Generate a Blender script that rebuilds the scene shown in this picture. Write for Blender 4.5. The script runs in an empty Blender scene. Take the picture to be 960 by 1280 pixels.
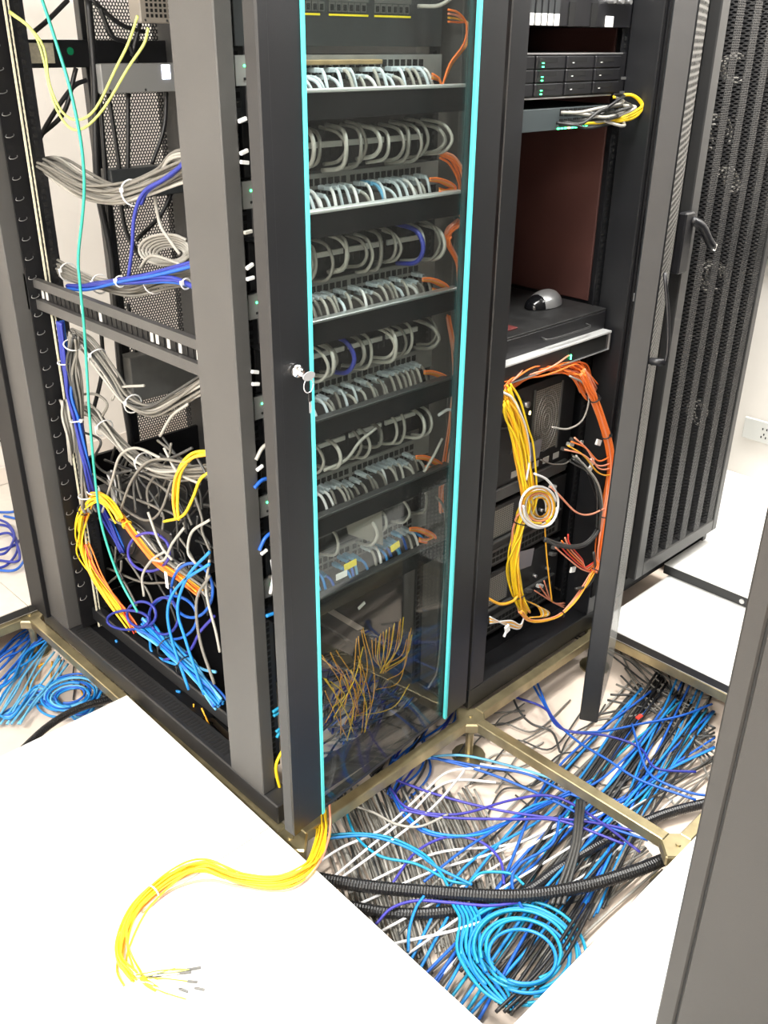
import bpy, math, random
import numpy as np
from mathutils import Vector, Matrix
random.seed(7); rng = np.random.default_rng(7)
SC = bpy.context.scene; COL = SC.collection
PI = math.pi

# ------------------------------------------------------------------ camera
F_PX = 1170.2
CAM = np.array([-0.91711438, -1.21598144, 1.56474817])
RC = np.array([[0.7171578816518072, -0.6968463293142425, 0.009474497662611433],
               [-0.308471205142113, -0.32959450784471234, -0.8923076689106588],
               [0.6249240660935254, 0.6370028679055284, -0.45132832605240597]])
cd = bpy.data.cameras.new('camera'); cam = bpy.data.objects.new('camera', cd); COL.objects.link(cam)
cd.sensor_fit = 'HORIZONTAL'; cd.sensor_width = 36; cd.lens = F_PX*36/960; cd.clip_start = .02; cd.clip_end = 50
M = Matrix([[RC[0][i], -RC[1][i], -RC[2][i], CAM[i]] for i in range(3)] + [[0, 0, 0, 1]])
cam.matrix_world = M; SC.camera = cam

# ------------------------------------------------------------------ world, lights, exposure
w = bpy.data.worlds.new('world'); SC.world = w; w.use_nodes = True
w.node_tree.nodes['Background'].inputs[0].default_value = (.9, .95, 1, 1)
w.node_tree.nodes['Background'].inputs[1].default_value = .12
SC.view_settings.view_transform = 'Standard'; SC.view_settings.look = 'None'
SC.view_settings.gamma = 1; SC.view_settings.use_curve_mapping = False
SC.view_settings.exposure = 0.85
try:
    SC.cycles.use_denoising = True; SC.cycles.max_bounces = 7; SC.cycles.transparent_max_bounces = 14
    SC.cycles.diffuse_bounces = 4; SC.cycles.glossy_bounces = 3; SC.cycles.caustics_reflective = False; SC.cycles.caustics_refractive = False
    SC.cycles.sample_clamp_indirect = 5
except Exception: pass
LAMPS = [(-2.0, -.2, .3, 1.2, 85), (-1.9, -1.5, .3, 1.2, 50), (.6, -.36, 1.2, .3, 46), (2.1, -.9, .3, 1.2, 50), (2.0, 1.2, .3, 1.2, 26)]
def lamp_light(x, y, sx, sy, p):
    ld = bpy.data.lights.new('lamp_light', 'AREA'); ld.shape = 'RECTANGLE'; ld.size = sx; ld.size_y = sy; ld.energy = p; ld.color = (1, .985, .95)
    lo = bpy.data.objects.new('lamp_light', ld); COL.objects.link(lo); lo.location = (x, y, 2.62)
for L in LAMPS: lamp_light(*L)

# ------------------------------------------------------------------ pixel -> point on a real plane of the place
def U(u, v, ax, val):
    d = RC.T @ np.array([(u-480)/F_PX, (v-640)/F_PX, 1.0]); i = 'xyz'.index(ax)
    return CAM + d*(val-CAM[i])/d[i]

# ------------------------------------------------------------------ materials
MATS = {}
def mat(name, col, rough=.5, metal=0, noise=0, nscale=30, spec=.5, emit=None, bump=0, bscale=200, coat=0):
    if name in MATS: return MATS[name]
    m = bpy.data.materials.new(name); m.use_nodes = True; nt = m.node_tree; b = nt.nodes['Principled BSDF']
    b.inputs['Base Color'].default_value = (*col, 1); b.inputs['Roughness'].default_value = rough
    b.inputs['Metallic'].default_value = metal; b.inputs['Specular IOR Level'].default_value = spec
    b.inputs['Coat Weight'].default_value = coat
    if emit: b.inputs['Emission Color'].default_value = (*col, 1); b.inputs['Emission Strength'].default_value = emit
    if noise or bump:
        tc = nt.nodes.new('ShaderNodeTexCoord'); n = nt.nodes.new('ShaderNodeTexNoise'); n.inputs['Scale'].default_value = nscale
        n.inputs['Detail'].default_value = 5; nt.links.new(tc.outputs['Object'], n.inputs['Vector'])
        if noise:
            mr = nt.nodes.new('ShaderNodeMapRange'); mr.inputs['From Min'].default_value = .3; mr.inputs['From Max'].default_value = .7
            mr.inputs['To Min'].default_value = 1-noise; mr.inputs['To Max'].default_value = 1+noise
            nt.links.new(n.outputs['Fac'], mr.inputs['Value'])
            mx = nt.nodes.new('ShaderNodeVectorMath'); mx.operation = 'SCALE'; mx.inputs[0].default_value = col
            nt.links.new(mr.outputs[0], mx.inputs['Scale']); nt.links.new(mx.outputs[0], b.inputs['Base Color'])
        if bump:
            n2 = nt.nodes.new('ShaderNodeTexNoise'); n2.inputs['Scale'].default_value = bscale; nt.links.new(tc.outputs['Object'], n2.inputs['Vector'])
            bp = nt.nodes.new('ShaderNodeBump'); bp.inputs['Strength'].default_value = bump; bp.inputs['Distance'].default_value = .002
            nt.links.new(n2.outputs['Fac'], bp.inputs['Height']); nt.links.new(bp.outputs[0], b.inputs['Normal'])
    MATS[name] = m; return m
BLK = mat('black_powder_coat', (.0068, .0073, .009), .40, noise=.25, nscale=6, spec=.75, bump=.15, bscale=900)
POSTM = mat('charcoal_textured_paint', (.060, .058, .056), .5, noise=.12, nscale=4, spec=.6, bump=.2, bscale=800)
BASEM = mat('charcoal_base_paint', (.016, .016, .017), .45, noise=.3, nscale=9)
BLK2 = mat('black_inner_steel', (.005, .005, .006), .5, noise=.2, nscale=10, spec=.3)
DARK = mat('dark_device_plastic', (.010, .010, .012), .4, noise=.2, nscale=20)
GRYDEV = mat('grey_device_face', (.11, .11, .105), .45, noise=.1, nscale=30)
DGRY = mat('dark_grey_device_face', (.035, .038, .04), .45, noise=.15, nscale=25)
LGT = mat('pale_plastic', (.6, .6, .57), .4)
WHT = mat('white_label', (.85, .85, .83), .5)
YLB = mat('yellow_label', (.9, .75, .02), .5)
SILV = mat('satin_silver', (.6, .6, .6), .3, metal=.8, noise=.08, nscale=8)
CHROME = mat('chrome', (.85, .85, .85), .12, metal=1)
ZINC = mat('yellowed_zinc', (.40, .34, .20), .33, metal=.8, noise=.3, nscale=14)
HOLE = mat('dark_recess', (.003, .003, .003), .7)
TILE = mat('white_laminate', (.82, .82, .79), .3, noise=.03, nscale=40)
TILE2 = mat('beige_laminate', (.62, .57, .51), .35, noise=.04, nscale=40)
CORE = mat('black_edge_band', (.03, .03, .03), .5)
SUBF = mat('cream_subfloor', (.74, .62, .52), .55, noise=.12, nscale=5)
WALLM = mat('white_wall_paint', (.76, .72, .67), .7, noise=.03, nscale=3)
CEIL = mat('ceiling_paint', (.8, .8, .78), .8)
RED = mat('brown_backing', (.095, .038, .032), .5, noise=.15, nscale=5)
LEDG = mat('green_led', (.05, 1, .3), emit=6); LEDY = mat('yellow_led', (1, .85, .3), emit=4)
LEDB = mat('display_glow', (.75, .8, 1), emit=3)
GREEN = mat('green_sticker', (.0, .22, .09), .5)
TRIM = mat('aqua_trim', (.10, .66, .68), .4)
PAPER = mat('cream_paper_label', (.62, .59, .45), .6, noise=.2, nscale=120)
CABC = {'grey': (.175, .165, .145), 'lgrey': (.36, .345, .31), 'dgrey': (.05, .05, .048), 'white': (.72, .72, .72), 'black': (.012, .012, .013),
        'blue': (.012, .10, .46), 'navy': (.02, .032, .27), 'purple': (.05, .045, .34), 'azure': (.014, .22, .58), 'cyan': (.012, .27, .45), 'sky': (.12, .40, .64),
        'yellow': (.9, .62, .02), 'orange': (.9, .2, .03), 'amber': (.85, .42, .03), 'aqua': (.03, .40, .30), 'pale': (.55, .6, .16), 'red': (.75, .05, .03), 'salmon': (.85, .33, .2), 'clear': (.55, .62, .66)}
CM = {k: mat(k+'_cable_jacket', c, .42) for k, c in CABC.items()}

def perf_mat(name, pitch, r, ax=(0, 2), col=(.03, .03, .032), hexa=True):
    m = bpy.data.materials.new(name); m.use_nodes = True; nt = m.node_tree; N = nt.nodes.new; L = nt.links.new
    b = nt.nodes['Principled BSDF']; out = nt.nodes['Material Output']
    b.inputs['Base Color'].default_value = (*col, 1); b.inputs['Roughness'].default_value = .4
    tc = N('ShaderNodeTexCoord'); sp = N('ShaderNodeSeparateXYZ'); L(tc.outputs['Object'], sp.inputs[0])
    cb = N('ShaderNodeCombineXYZ'); L(sp.outputs[ax[0]], cb.inputs[0]); L(sp.outputs[ax[1]], cb.inputs[1])
    ky = math.sqrt(3) if hexa else 1
    def cell(off):
        a = N('ShaderNodeVectorMath'); a.operation = 'MULTIPLY_ADD'; a.inputs[1].default_value = (1/pitch, 1/(pitch*ky), 0); a.inputs[2].default_value = (off, off, 0); L(cb.outputs[0], a.inputs[0])
        f = N('ShaderNodeVectorMath'); f.operation = 'FRACTION'; L(a.outputs[0], f.inputs[0])
        s = N('ShaderNodeVectorMath'); s.operation = 'SUBTRACT'; s.inputs[1].default_value = (.5, .5, 0); L(f.outputs[0], s.inputs[0])
        t = N('ShaderNodeVectorMath'); t.operation = 'MULTIPLY'; t.inputs[1].default_value = (pitch, pitch*ky, 0); L(s.outputs[0], t.inputs[0])
        l = N('ShaderNodeVectorMath'); l.operation = 'LENGTH'; L(t.outputs[0], l.inputs[0]); return l.outputs['Value']
    d = cell(0)
    if hexa:
        mn = N('ShaderNodeMath'); mn.operation = 'MINIMUM'; L(d, mn.inputs[0]); L(cell(.5), mn.inputs[1]); d = mn.outputs[0]
    lt = N('ShaderNodeMath'); lt.operation = 'LESS_THAN'; lt.inputs[1].default_value = r; L(d, lt.inputs[0])
    tr = N('ShaderNodeBsdfTransparent'); mx = N('ShaderNodeMixShader'); L(lt.outputs[0], mx.inputs[0]); L(b.outputs[0], mx.inputs[1]); L(tr.outputs[0], mx.inputs[2])
    L(mx.outputs[0], out.inputs[0]); return m
PERF = perf_mat('perforated_black_steel', .0085, .0031)
PERFD = perf_mat('perforated_grey_steel', .0062, .0021, (0, 2), (.022, .022, .023))
PERFY = perf_mat('perforated_door_steel', .012, .0042, (0, 2), (.16, .155, .14), False)

def glass_mat():
    m = bpy.data.materials.new('smoky_door_glass'); m.use_nodes = True; nt = m.node_tree; N = nt.nodes.new; L = nt.links.new
    nt.nodes.remove(nt.nodes['Principled BSDF']); out = nt.nodes['Material Output']
    tr = N('ShaderNodeBsdfTransparent'); tr.inputs[0].default_value = (.84, .87, .86, 1)
    gl = N('ShaderNodeBsdfGlossy'); gl.inputs['Roughness'].default_value = .02; fr = N('ShaderNodeFresnel'); ge = N('ShaderNodeNewGeometry'); im = N('ShaderNodeMapRange')
    im.inputs['To Min'].default_value = 1.36; im.inputs['To Max'].default_value = 1/1.36; L(ge.outputs['Backfacing'], im.inputs['Value']); L(im.outputs[0], fr.inputs[0])
    df = N('ShaderNodeBsdfDiffuse'); df.inputs[0].default_value = (.5, .5, .48, 1)
    nz = N('ShaderNodeTexNoise'); nz.inputs['Scale'].default_value = 5; nz.inputs['Detail'].default_value = 6
    mr = N('ShaderNodeMapRange'); mr.inputs['To Min'].default_value = .0; mr.inputs['To Max'].default_value = .02; L(nz.outputs[0], mr.inputs[0])
    m1 = N('ShaderNodeMixShader'); L(mr.outputs[0], m1.inputs[0]); L(tr.outputs[0], m1.inputs[1]); L(df.outputs[0], m1.inputs[2])
    m2 = N('ShaderNodeMixShader'); L(fr.outputs[0], m2.inputs[0]); L(m1.outputs[0], m2.inputs[1]); L(gl.outputs[0], m2.inputs[2])
    L(m2.outputs[0], out.inputs[0]); return m
GLASS = glass_mat()

# ------------------------------------------------------------------ mesh helpers
class MB:
    def __init__(s): s.v = []; s.f = []; s.m = []; s.mats = []
    def _mi(s, m):
        if m is None: m = 0; return 0
        if m not in s.mats: s.mats.append(m)
        return s.mats.index(m)
    def box(s, x0, x1, y0, y1, z0, z1, m=None, T=None, bev=0):
        k = len(s.v); mi = s._mi(m)
        if bev:
            b = min(bev, (x1-x0)/2.2, (y1-y0)/2.2, (z1-z0)/2.2)
            P = []
            for sx in (0, 1):
                for sy in (0, 1):
                    for sz in (0, 1):
                        c = (x1 if sx else x0, y1 if sy else y0, z1 if sz else z0); d = (-b if sx else b, -b if sy else b, -b if sz else b)
                        P += [(c[0], c[1]+d[1], c[2]+d[2]), (c[0]+d[0], c[1], c[2]+d[2]), (c[0]+d[0], c[1]+d[1], c[2])]
            s.v += P
            def I(a, bb, c, t): return k+(a*4+bb*2+c)*3+t
            for t, cyc in ((0, [(0, 0), (1, 0), (1, 1), (0, 1)]), (1, [(0, 0), (1, 0), (1, 1), (0, 1)]), (2, [(0, 0), (1, 0), (1, 1), (0, 1)])):
                for side in (0, 1):
                    q = []
                    for (p, r) in cyc: q.append(I(*([side, p, r] if t == 0 else [p, side, r] if t == 1 else [p, r, side]), t))
                    fl = (side == 0) != (t == 1)
                    s.f.append(q[::-1] if fl else q); s.m.append(mi)
            for (a, bb) in ((0, 0), (0, 1), (1, 0), (1, 1)):
                s.f.append([I(a, bb, 0, 0), I(a, bb, 1, 0), I(a, bb, 1, 1), I(a, bb, 0, 1)]); s.m.append(mi)
                s.f.append([I(a, 0, bb, 0), I(a, 1, bb, 0), I(a, 1, bb, 2), I(a, 0, bb, 2)]); s.m.append(mi)
                s.f.append([I(0, a, bb, 1), I(1, a, bb, 1), I(1, a, bb, 2), I(0, a, bb, 2)]); s.m.append(mi)
            for a in (0, 1):
                for bb in (0, 1):
                    for c in (0, 1): s.f.append([I(a, bb, c, 0), I(a, bb, c, 1), I(a, bb, c, 2)]); s.m.append(mi)
        else:
            s.v += [(x, y, z) for x in (x0, x1) for y in (y0, y1) for z in (z0, z1)]
            for q in ((0, 1, 3, 2), (4, 6, 7, 5), (0, 4, 5, 1), (2, 3, 7, 6), (0, 2, 6, 4), (1, 5, 7, 3)):
                s.f.append([k+i for i in q]); s.m.append(mi)
        if T is not None:
            for i in range(k, len(s.v)): s.v[i] = tuple(T @ Vector(s.v[i]))
        return s
    def tube(s, pts, r, sides=6, m=None, caps=True, radii=None):
        P = np.asarray(pts, float); n = len(P); k = len(s.v); mi = s._mi(m)
        T = np.gradient(P, axis=0); T /= np.linalg.norm(T, axis=1)[:, None]+1e-12
        a = np.array([0, 0, 1.]) if abs(T[0][2]) < .9 else np.array([1., 0, 0]); nrm = np.cross(T[0], a); nrm /= np.linalg.norm(nrm)
        ang = np.arange(sides)*2*PI/sides; ca = np.cos(ang)[:, None]; sa = np.sin(ang)[:, None]
        for i in range(n):
            nrm = nrm-T[i]*(nrm@T[i]); nrm /= np.linalg.norm(nrm)+1e-12; bn = np.cross(T[i], nrm)
            rr = r if radii is None else radii[i]
            s.v += [tuple(q) for q in (P[i]+rr*(ca*nrm+sa*bn))]
        for i in range(n-1):
            for j in range(sides):
                j2 = (j+1) % sides; s.f.append([k+i*sides+j, k+i*sides+j2, k+(i+1)*sides+j2, k+(i+1)*sides+j]); s.m.append(mi)
        if caps:
            s.f.append([k+j for j in range(sides)][::-1]); s.f.append([k+(n-1)*sides+j for j in range(sides)]); s.m += [mi, mi]
        return s
    def cyl(s, a, b, r, sides=12, m=None, r2=None):
        a = np.array(a, float); b = np.array(b, float); return s.tube([a, b], r, sides, m, radii=[r, r if r2 is None else r2])
    def quad(s, a, b, c, d, m=None):
        k = len(s.v); s.v += [tuple(a), tuple(b), tuple(c), tuple(d)]; s.f.append([k, k+1, k+2, k+3]); s.m.append(s._mi(m)); return s
    def mesh(s, name, m=None, smooth=False):
        me = bpy.data.meshes.new(name); me.from_pydata(s.v, [], s.f)
        if s.mats:
            for q in s.mats: me.materials.append(q)
            me.polygons.foreach_set('material_index', s.m)
        elif m: me.materials.append(m)
        if smooth: me.polygons.foreach_set('use_smooth', [True]*len(me.polygons))
        me.update(); return me
    def build(s, name, m=None, parent=None, smooth=False):
        return link(name, s.mesh(name, m, smooth), parent)
def link(name, me, parent=None, loc=None):
    o = bpy.data.objects.new(name, me); COL.objects.link(o)
    if parent is not None: o.parent = parent
    if loc is not None: o.location = loc
    return o
def tag(o, label, cat, group=None, kind=None):
    if label: o['label'] = label
    if cat: o['category'] = cat
    if group: o['group'] = group
    if kind: o['kind'] = kind
    return o
def thing(name, label, cat, loc=(0, 0, 0), group=None):
    o = bpy.data.objects.new(name, None); COL.objects.link(o); o.location = loc; o.empty_display_size = .05
    return tag(o, label, cat, group)
def struct(name, o): o['kind'] = 'structure'; o.name = name; return o
def bx(name, x0, x1, y0, y1, z0, z1, m, parent=None, bev=.0015, T=None):
    return MB().box(x0, x1, y0, y1, z0, z1, None, T, bev).build(name, m, parent)
def spline(pts, n=None):
    P = np.array(pts, float)
    if len(P) == 2: return np.array([P[0]+(P[1]-P[0])*t for t in np.linspace(0, 1, n or 6)])
    E = np.vstack([2*P[0]-P[1], P, 2*P[-1]-P[-2]]); out = []; per = max(3, int((n or 8*(len(P)-1))/(len(P)-1)))
    for i in range(1, len(E)-2):
        for t in np.linspace(0, 1, per, endpoint=False):
            a, b, c, d = E[i-1], E[i], E[i+1], E[i+2]
            out.append(.5*((2*b)+(-a+c)*t+(2*a-5*b+4*c-d)*t*t+(-a+3*b-3*c+d)*t**3))
    out.append(P[-1]); return np.array(out)
def cable(pts, r, col, name='cable', parent=None, sides=6, n=None):
    return MB().tube(spline(pts, n), r, sides).build(name, CM[col] if isinstance(col, str) else col, parent, True)
def frames(C):
    T = np.gradient(C, axis=0); T /= np.linalg.norm(T, axis=1)[:, None]+1e-12
    up = np.array([.3, .2, .93]); A = np.cross(T, up); A /= np.linalg.norm(A, axis=1)[:, None]+1e-9; return T, A, np.cross(T, A)
def ring(c, t, R, r=.0016, m=None, name='cable_tie', parent=None, a=None):
    t = np.array(t)/np.linalg.norm(t); a = np.cross(t, [.31, .2, .9]); a /= np.linalg.norm(a); b = np.cross(t, a)
    pts = [np.array(c)+R*(math.cos(q)*a+math.sin(q)*b) for q in np.linspace(0, 2*PI, 17)]
    return MB().tube(pts, r, 5).build(name, m or CM['white'], parent, True)
def bundle(label, pts, n, R, r, cols, ties=(), tiecol='white', name='cable_bundle', wob=.35, fray=0, group=None, loop=None, nseg=None, endz=None):
    C = spline(pts, nseg or 9*(len(pts)-1)); T, A, B = frames(C); N = len(C); base = C[0].copy()
    t = thing(name, label, 'cable bundle', tuple(base), group)
    s = np.linspace(0, 1, N)
    for i in range(n):
        rad = R*math.sqrt((i+.5)/n); ph = i*2.399+random.uniform(-.4, .4)
        q = ph+wob*2*np.sin(2*PI*(s*random.uniform(.4, 1.2)+random.random()))
        rr = rad*(1+wob*np.sin(2*PI*(s*random.uniform(.6, 1.8)+random.random())))
        if fray: rr = rr*(1+fray*np.maximum(0, s-.8)*5*random.uniform(.3, 1.6)+fray*np.maximum(0, .15-s)*4*random.uniform(0, 1))
        pp = C+A*(rr*np.cos(q))[:, None]+B*(rr*np.sin(q))[:, None]-base
        col = cols[i % len(cols)] if isinstance(cols, (list, tuple)) else cols
        MB().tube(pp, r, 6).build('cable', CM[col], t, True)
    for tt in ties:
        k = min(N-2, max(1, int(tt*(N-1)))); ring(C[k]-base, T[k], R*1.15+r*1.2, .0018, CM[tiecol], parent=t)
        k2 = C[k]-base+A[k]*(R*1.15+r); MB().box(-.003, .003, -.003, .003, -.004, .004, None, Matrix.Translation(Vector(k2))).build('cable_tie', CM[tiecol], t)
    return t
def px(lst, ax, val):
    return [U(p[0], p[1], ax, p[2] if len(p) > 2 else val) for p in lst]

CN = {'grey': 'mid grey', 'lgrey': 'pale grey', 'dgrey': 'dark grey', 'white': 'white', 'black': 'black', 'blue': 'deep blue', 'navy': 'royal blue', 'purple': 'violet-blue', 'azure': 'azure blue', 'cyan': 'cyan', 'sky': 'light blue', 'yellow': 'yellow', 'orange': 'orange', 'amber': 'amber', 'salmon': 'salmon', 'red': 'red', 'clear': 'clear grey', 'pale': 'pale yellow', 'aqua': 'aqua'}
ORD = 'first second third fourth fifth sixth seventh eighth ninth tenth eleventh twelfth thirteenth fourteenth fifteenth sixteenth seventeenth eighteenth nineteenth twentieth twenty-first twenty-second twenty-third twenty-fourth'.split()
# ================================================================== THE SETTING
FT = .03       # top of floor tiles; stringer top = 0; subfloor = SZ
SZ = -.137
fl = MB().box(-2.8, 2.5, -2.8, 2.15, SZ-.05, SZ).build('floor', SUBF); fl['kind'] = 'structure'
def ftile(x0, x1, y0, y1, m=TILE, z=FT):
    o = MB().box(x0+.001, x1-.001, y0+.001, y1-.001, z-.028, z, m).box(x0+.0005, x1-.0005, y0+.0005, y1-.0005, z-.026, z-.003, CORE).build('floor_tile', None, fl); return o
def ptile(c, m=TILE, z=FT):
    mb = MB(); k = 0; mb.v = [(x, y, z-.028) for x, y in c]+[(x, y, z) for x, y in c]; mb.f = [[3, 2, 1, 0], [4, 5, 6, 7]]+[[i, (i+1) % 4, 4+(i+1) % 4, 4+i] for i in range(4)]; mb.m = [0]*6
    return mb.build('floor_tile', m, fl)
def stringer(x0, y0, x1, y1):
    w = .014
    if abs(x1-x0) > abs(y1-y0): o = MB().box(x0+.03, x1-.03, y0-w, y0+w, -.03, 0, None, None, .002)
    else: o = MB().box(x0-w, x0+w, y0+.03, y1-.03, -.03, 0, None, None, .002)
    return o.build('stringer', ZINC, fl)
def pedestal(x, y):
    m = MB().cyl((x, y, SZ), (x, y, SZ+.006), .045, 14).cyl((x, y, SZ), (x, y, -.028), .011, 10).cyl((x, y, -.05), (x, y, -.036), .017, 6)
    m.box(x-.036, x+.036, y-.036, y+.036, -.032, -.003, None, Matrix.Translation((x, y, 0)) @ Matrix.Rotation(PI/4, 4, 'Z') @ Matrix.Translation((-x, -y, 0)), .004)
    m.cyl((x, y, -.004), (x, y, .001), .006, 8)
    return m.build('pedestal', ZINC, fl)
GY = [-.6, 0, .645, 1.235]
for x in (0, .6, 1.18):
    for y in (-.6, 0):
        if x or y == 0: pedestal(x, y)
pedestal(-.04, -.65)
for y in (.645, 1.235): pedestal(-.012, y); 
pedestal(-.6, 1.235); pedestal(-.6, .645)
stringer(0, 0, .6, 0); stringer(.6, 0, 1.18, 0); stringer(.6, -.6, .6, 0); stringer(1.18, -.6, 1.18, 0); stringer(0, -.628, .6, -.628); stringer(.6, -.6, 1.18, -.6)
stringer(0, 0, 0, .645); stringer(-.012, .645, -.012, 1.235); stringer(-.6, 1.235, -.012, 1.235); stringer(-.6, .645, -.012, .645); stringer(-.6, .645, -.6, 1.235)
# tiles: left (white) rows, behind-left (beige), front, right
for (x0, x1) in ((-1.82, -1.22), (-1.22, -.62), (-.62, -.02)):
    for (y0, y1) in ((-1.8, -1.2), (-1.2, -.6), (-.6, .03), (.03, .65)):
        if x1 > -.1: e = lambda y: -.02-(.65-y)*.022; ptile([(x0+.001, y0+.001), (e(y0), y0+.001), (e(y1), y1-.001), (x0+.001, y1-.001)])
        else: ptile([(x0+.0003, y0+.0003), (x1-.0003, y0+.0003), (x1-.0003, y1-.0003), (x0+.0003, y1-.0003)])
for (x0, x1) in ((-1.82, -1.22), (-1.22, -.62)): ftile(x0, x1, .65, 1.235, TILE2)
for (x0, x1) in ((-1.82, -1.22), (-1.22, -.62), (-.62, -.012), (-.012, .59), (.59, 1.19), (1.19, 1.79), (1.79, 2.45)):
    for (y0, y1) in ((1.235, 1.7), (1.7, 2.12)): ftile(x0, x1, y0, y1, TILE2)
for (x0, x1) in ((-.02, .6), (.6, 1.2), (1.2, 1.8), (1.8, 2.36), (2.36, 2.48)):
    for (y0, y1) in ((-1.8, -1.2), (-1.2, -.626)): ftile(x0-(.04 if x0 < 0 else 0), x1, y0, y1)
ftile(1.165, 1.56, -.61, .0); ftile(1.56, 2.36, -.61, .0); ftile(2.36, 2.48, -.61, .0)
ftile(1.86, 2.36, .0, .6); ftile(2.36, 2.48, .0, .6); ftile(1.86, 2.36, .6, 1.235); ftile(2.36, 2.48, .6, 1.235)
# walls and ceiling
def wall(name, x0, x1, y0, y1, z0=-.14, z1=2.7, m=WALLM): return struct(name, bx('wall', x0, x1, y0, y1, z0, z1, m, None, 0))
wb = wall('wall_back', -2.8, 2.5, 2.12, 2.2); wr = wall('wall_right', 2.48, 2.56, -2.8, 2.12)
wl = wall('wall_left', -2.88, -2.8, -2.8, 2.2); wf = wall('wall_front', -2.8, 2.56, -2.88, -2.8)
ce = wall('ceiling', -2.8, 2.5, -2.8, 2.12, 2.7, 2.75, CEIL)
struct('baseboard_back', bx('b', -2.8, 2.48, 2.108, 2.119, FT+.001, FT+.07, mat('skirting_tile', (.68, .62, .56), .4), None))
struct('trim_1', bx('t', 2.455, 2.479, -.9, 1.2, .87, .965, BLK, None))
for L in LAMPS:
    x, y, sx, sy, _p = L
    t = thing('ceiling_light', 'slim rectangular fluorescent panel on the ceiling over the %s' % ('aisle' if y < 0 else 'racks'), 'ceiling light', (x, y, 2.66), 'fluorescent ceiling panels')
    t['label'] = 'slim rectangular fluorescent panel set in the white ceiling'
    bx('housing', -sx/2-.02, sx/2+.02, -sy/2-.02, sy/2+.02, 0, .039, LGT, t)

def socket(x, y, z, face, label):
    t = thing('wall_socket', label, 'socket', (x, y, z)); W, H = .043, .043
    if face == 'y':
        bx('faceplate', -W*2, W*2, -.011, -.001, -H, H, LGT, t, .003)
        for cx in (-.035, .035):
            for (dx, dz) in ((-.008, .013), (.008, .013), (0, -.008), (-.009, -.02), (.009, -.02)): bx('slot', cx+dx-.002, cx+dx+.002, -.0125, -.0105, dz-.004, dz+.004, HOLE, t, 0)
    else:
        bx('faceplate', -.011, -.001, -W*2, W*2, -H, H, LGT, t, .003)
        for (dy, dz) in ((-.008, .013), (.008, .013), (0, -.008), (-.009, -.02), (.009, -.02)): bx('slot', -.0125, -.0105, dy-.002, dy+.002, dz-.004, dz+.004, HOLE, t, 0)
p = U(12, 540, 'y', 2.12); socket(p[0]-.02, 2.12, p[2], 'y', 'white wall socket low on the wall behind the leftmost rack post')
p = U(957, 540, 'x', 2.48); socket(2.48, p[1], p[2], 'x', 'white wall socket on the bright wall at the right edge')

# loose floor panel at the right, black edge toward the camera
t = thing('floor_panel', 'loose white floor panel with black edge lying on the tiles right of the mesh rack', 'floor panel', (1.56, -.58, FT+.001))
bx('laminate_top', 0, .61, 0, .60, .032, .035, TILE, t, .001); bx('core', .001, .609, .001, .599, 0, .032, CORE, t, .001)
MB().cyl((-.002, .33, .016), (.001, .33, .016), .008, 12).build('edge_plug', SILV, t)

# ================================================================== RACKS
RH = 2.0
def rail_mesh(h, pitch=.0148):
    m = MB().box(0, .03, 0, .002, 0, h, BLK); k = 0
    z = .02
    while z < h-.02: m.box(.009, .019, -.0006, .001, z-.0045, z+.0045, HOLE); z += .0148
    return m.mesh('rail')
RAIL = rail_mesh(1.86)
r1 = thing('server_rack', 'open-sided black server rack with glass front door, nearest and leftmost', 'server rack', (0, 0, 0))
for (x0, x1, y0, y1) in ((0, .034, .093, .215), (.560, .598, .093, .215), (0, .05, .995, 1.16), (.55, .598, .995, 1.16)):
    bx('post', x0, x1, y0, y1, .055, RH, POSTM, r1, .002)
bx('base_side', 0, .055, .045, 1.16, .001, .055, BASEM, r1, .003); bx('base_side', .545, .598, .045, 1.16, .001, .055, BLK, r1, .003)
bx('base_front', .055, .545, .05, .10, .001, .05, BLK, r1, .003); bx('base_rear', .055, .545, 1.10, 1.16, .001, .055, BLK, r1, .003)
m = MB()
y = .26
while y < .98: m.box(.012, .043, y, y+.007, .0545, .0556, HOLE); y += .0125
m.build('vent_slots', None, r1)
bx('inner_beam', .065, .09, .215, 1.05, .075, .115, BLK, r1, .003)
bx('top_panel', 0, .598, .045, 1.16, RH, RH+.04, BLK, r1, .003)
# side brace (slotted double bar)
m = MB().box(.045, .060, .215, 1.0, .975, .998, POSTM).box(.045, .060, .215, 1.0, 1.027, 1.047, POSTM).box(.058, .061, .215, 1.0, .998, 1.027, BLK2)
m.build('side_brace', None, r1)
m = MB(); y = .23
while y < .98: m.box(.0565, .0582, y, y+.010, 1.001, 1.024, LGT if random.random() < .12 else HOLE); y += .021
m.build('brace_slots', None, r1)
m = MB().box(.036, .0595, .995, 1.003, .97, 1.055, BLK).cyl((.046, .994, 1.035), (.046, .99, 1.035), .006, 8, CHROME).cyl((.046, .994, .99), (.046, .99, .99), .006, 8, CHROME)
m.build('brace_bracket', None, r1)
for (x, y) in ((.052, .135), (.516, .135), (.083, .950), (.51, .93)):
    o = link('mounting_rail', RAIL, r1, (x, y, .07))
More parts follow.
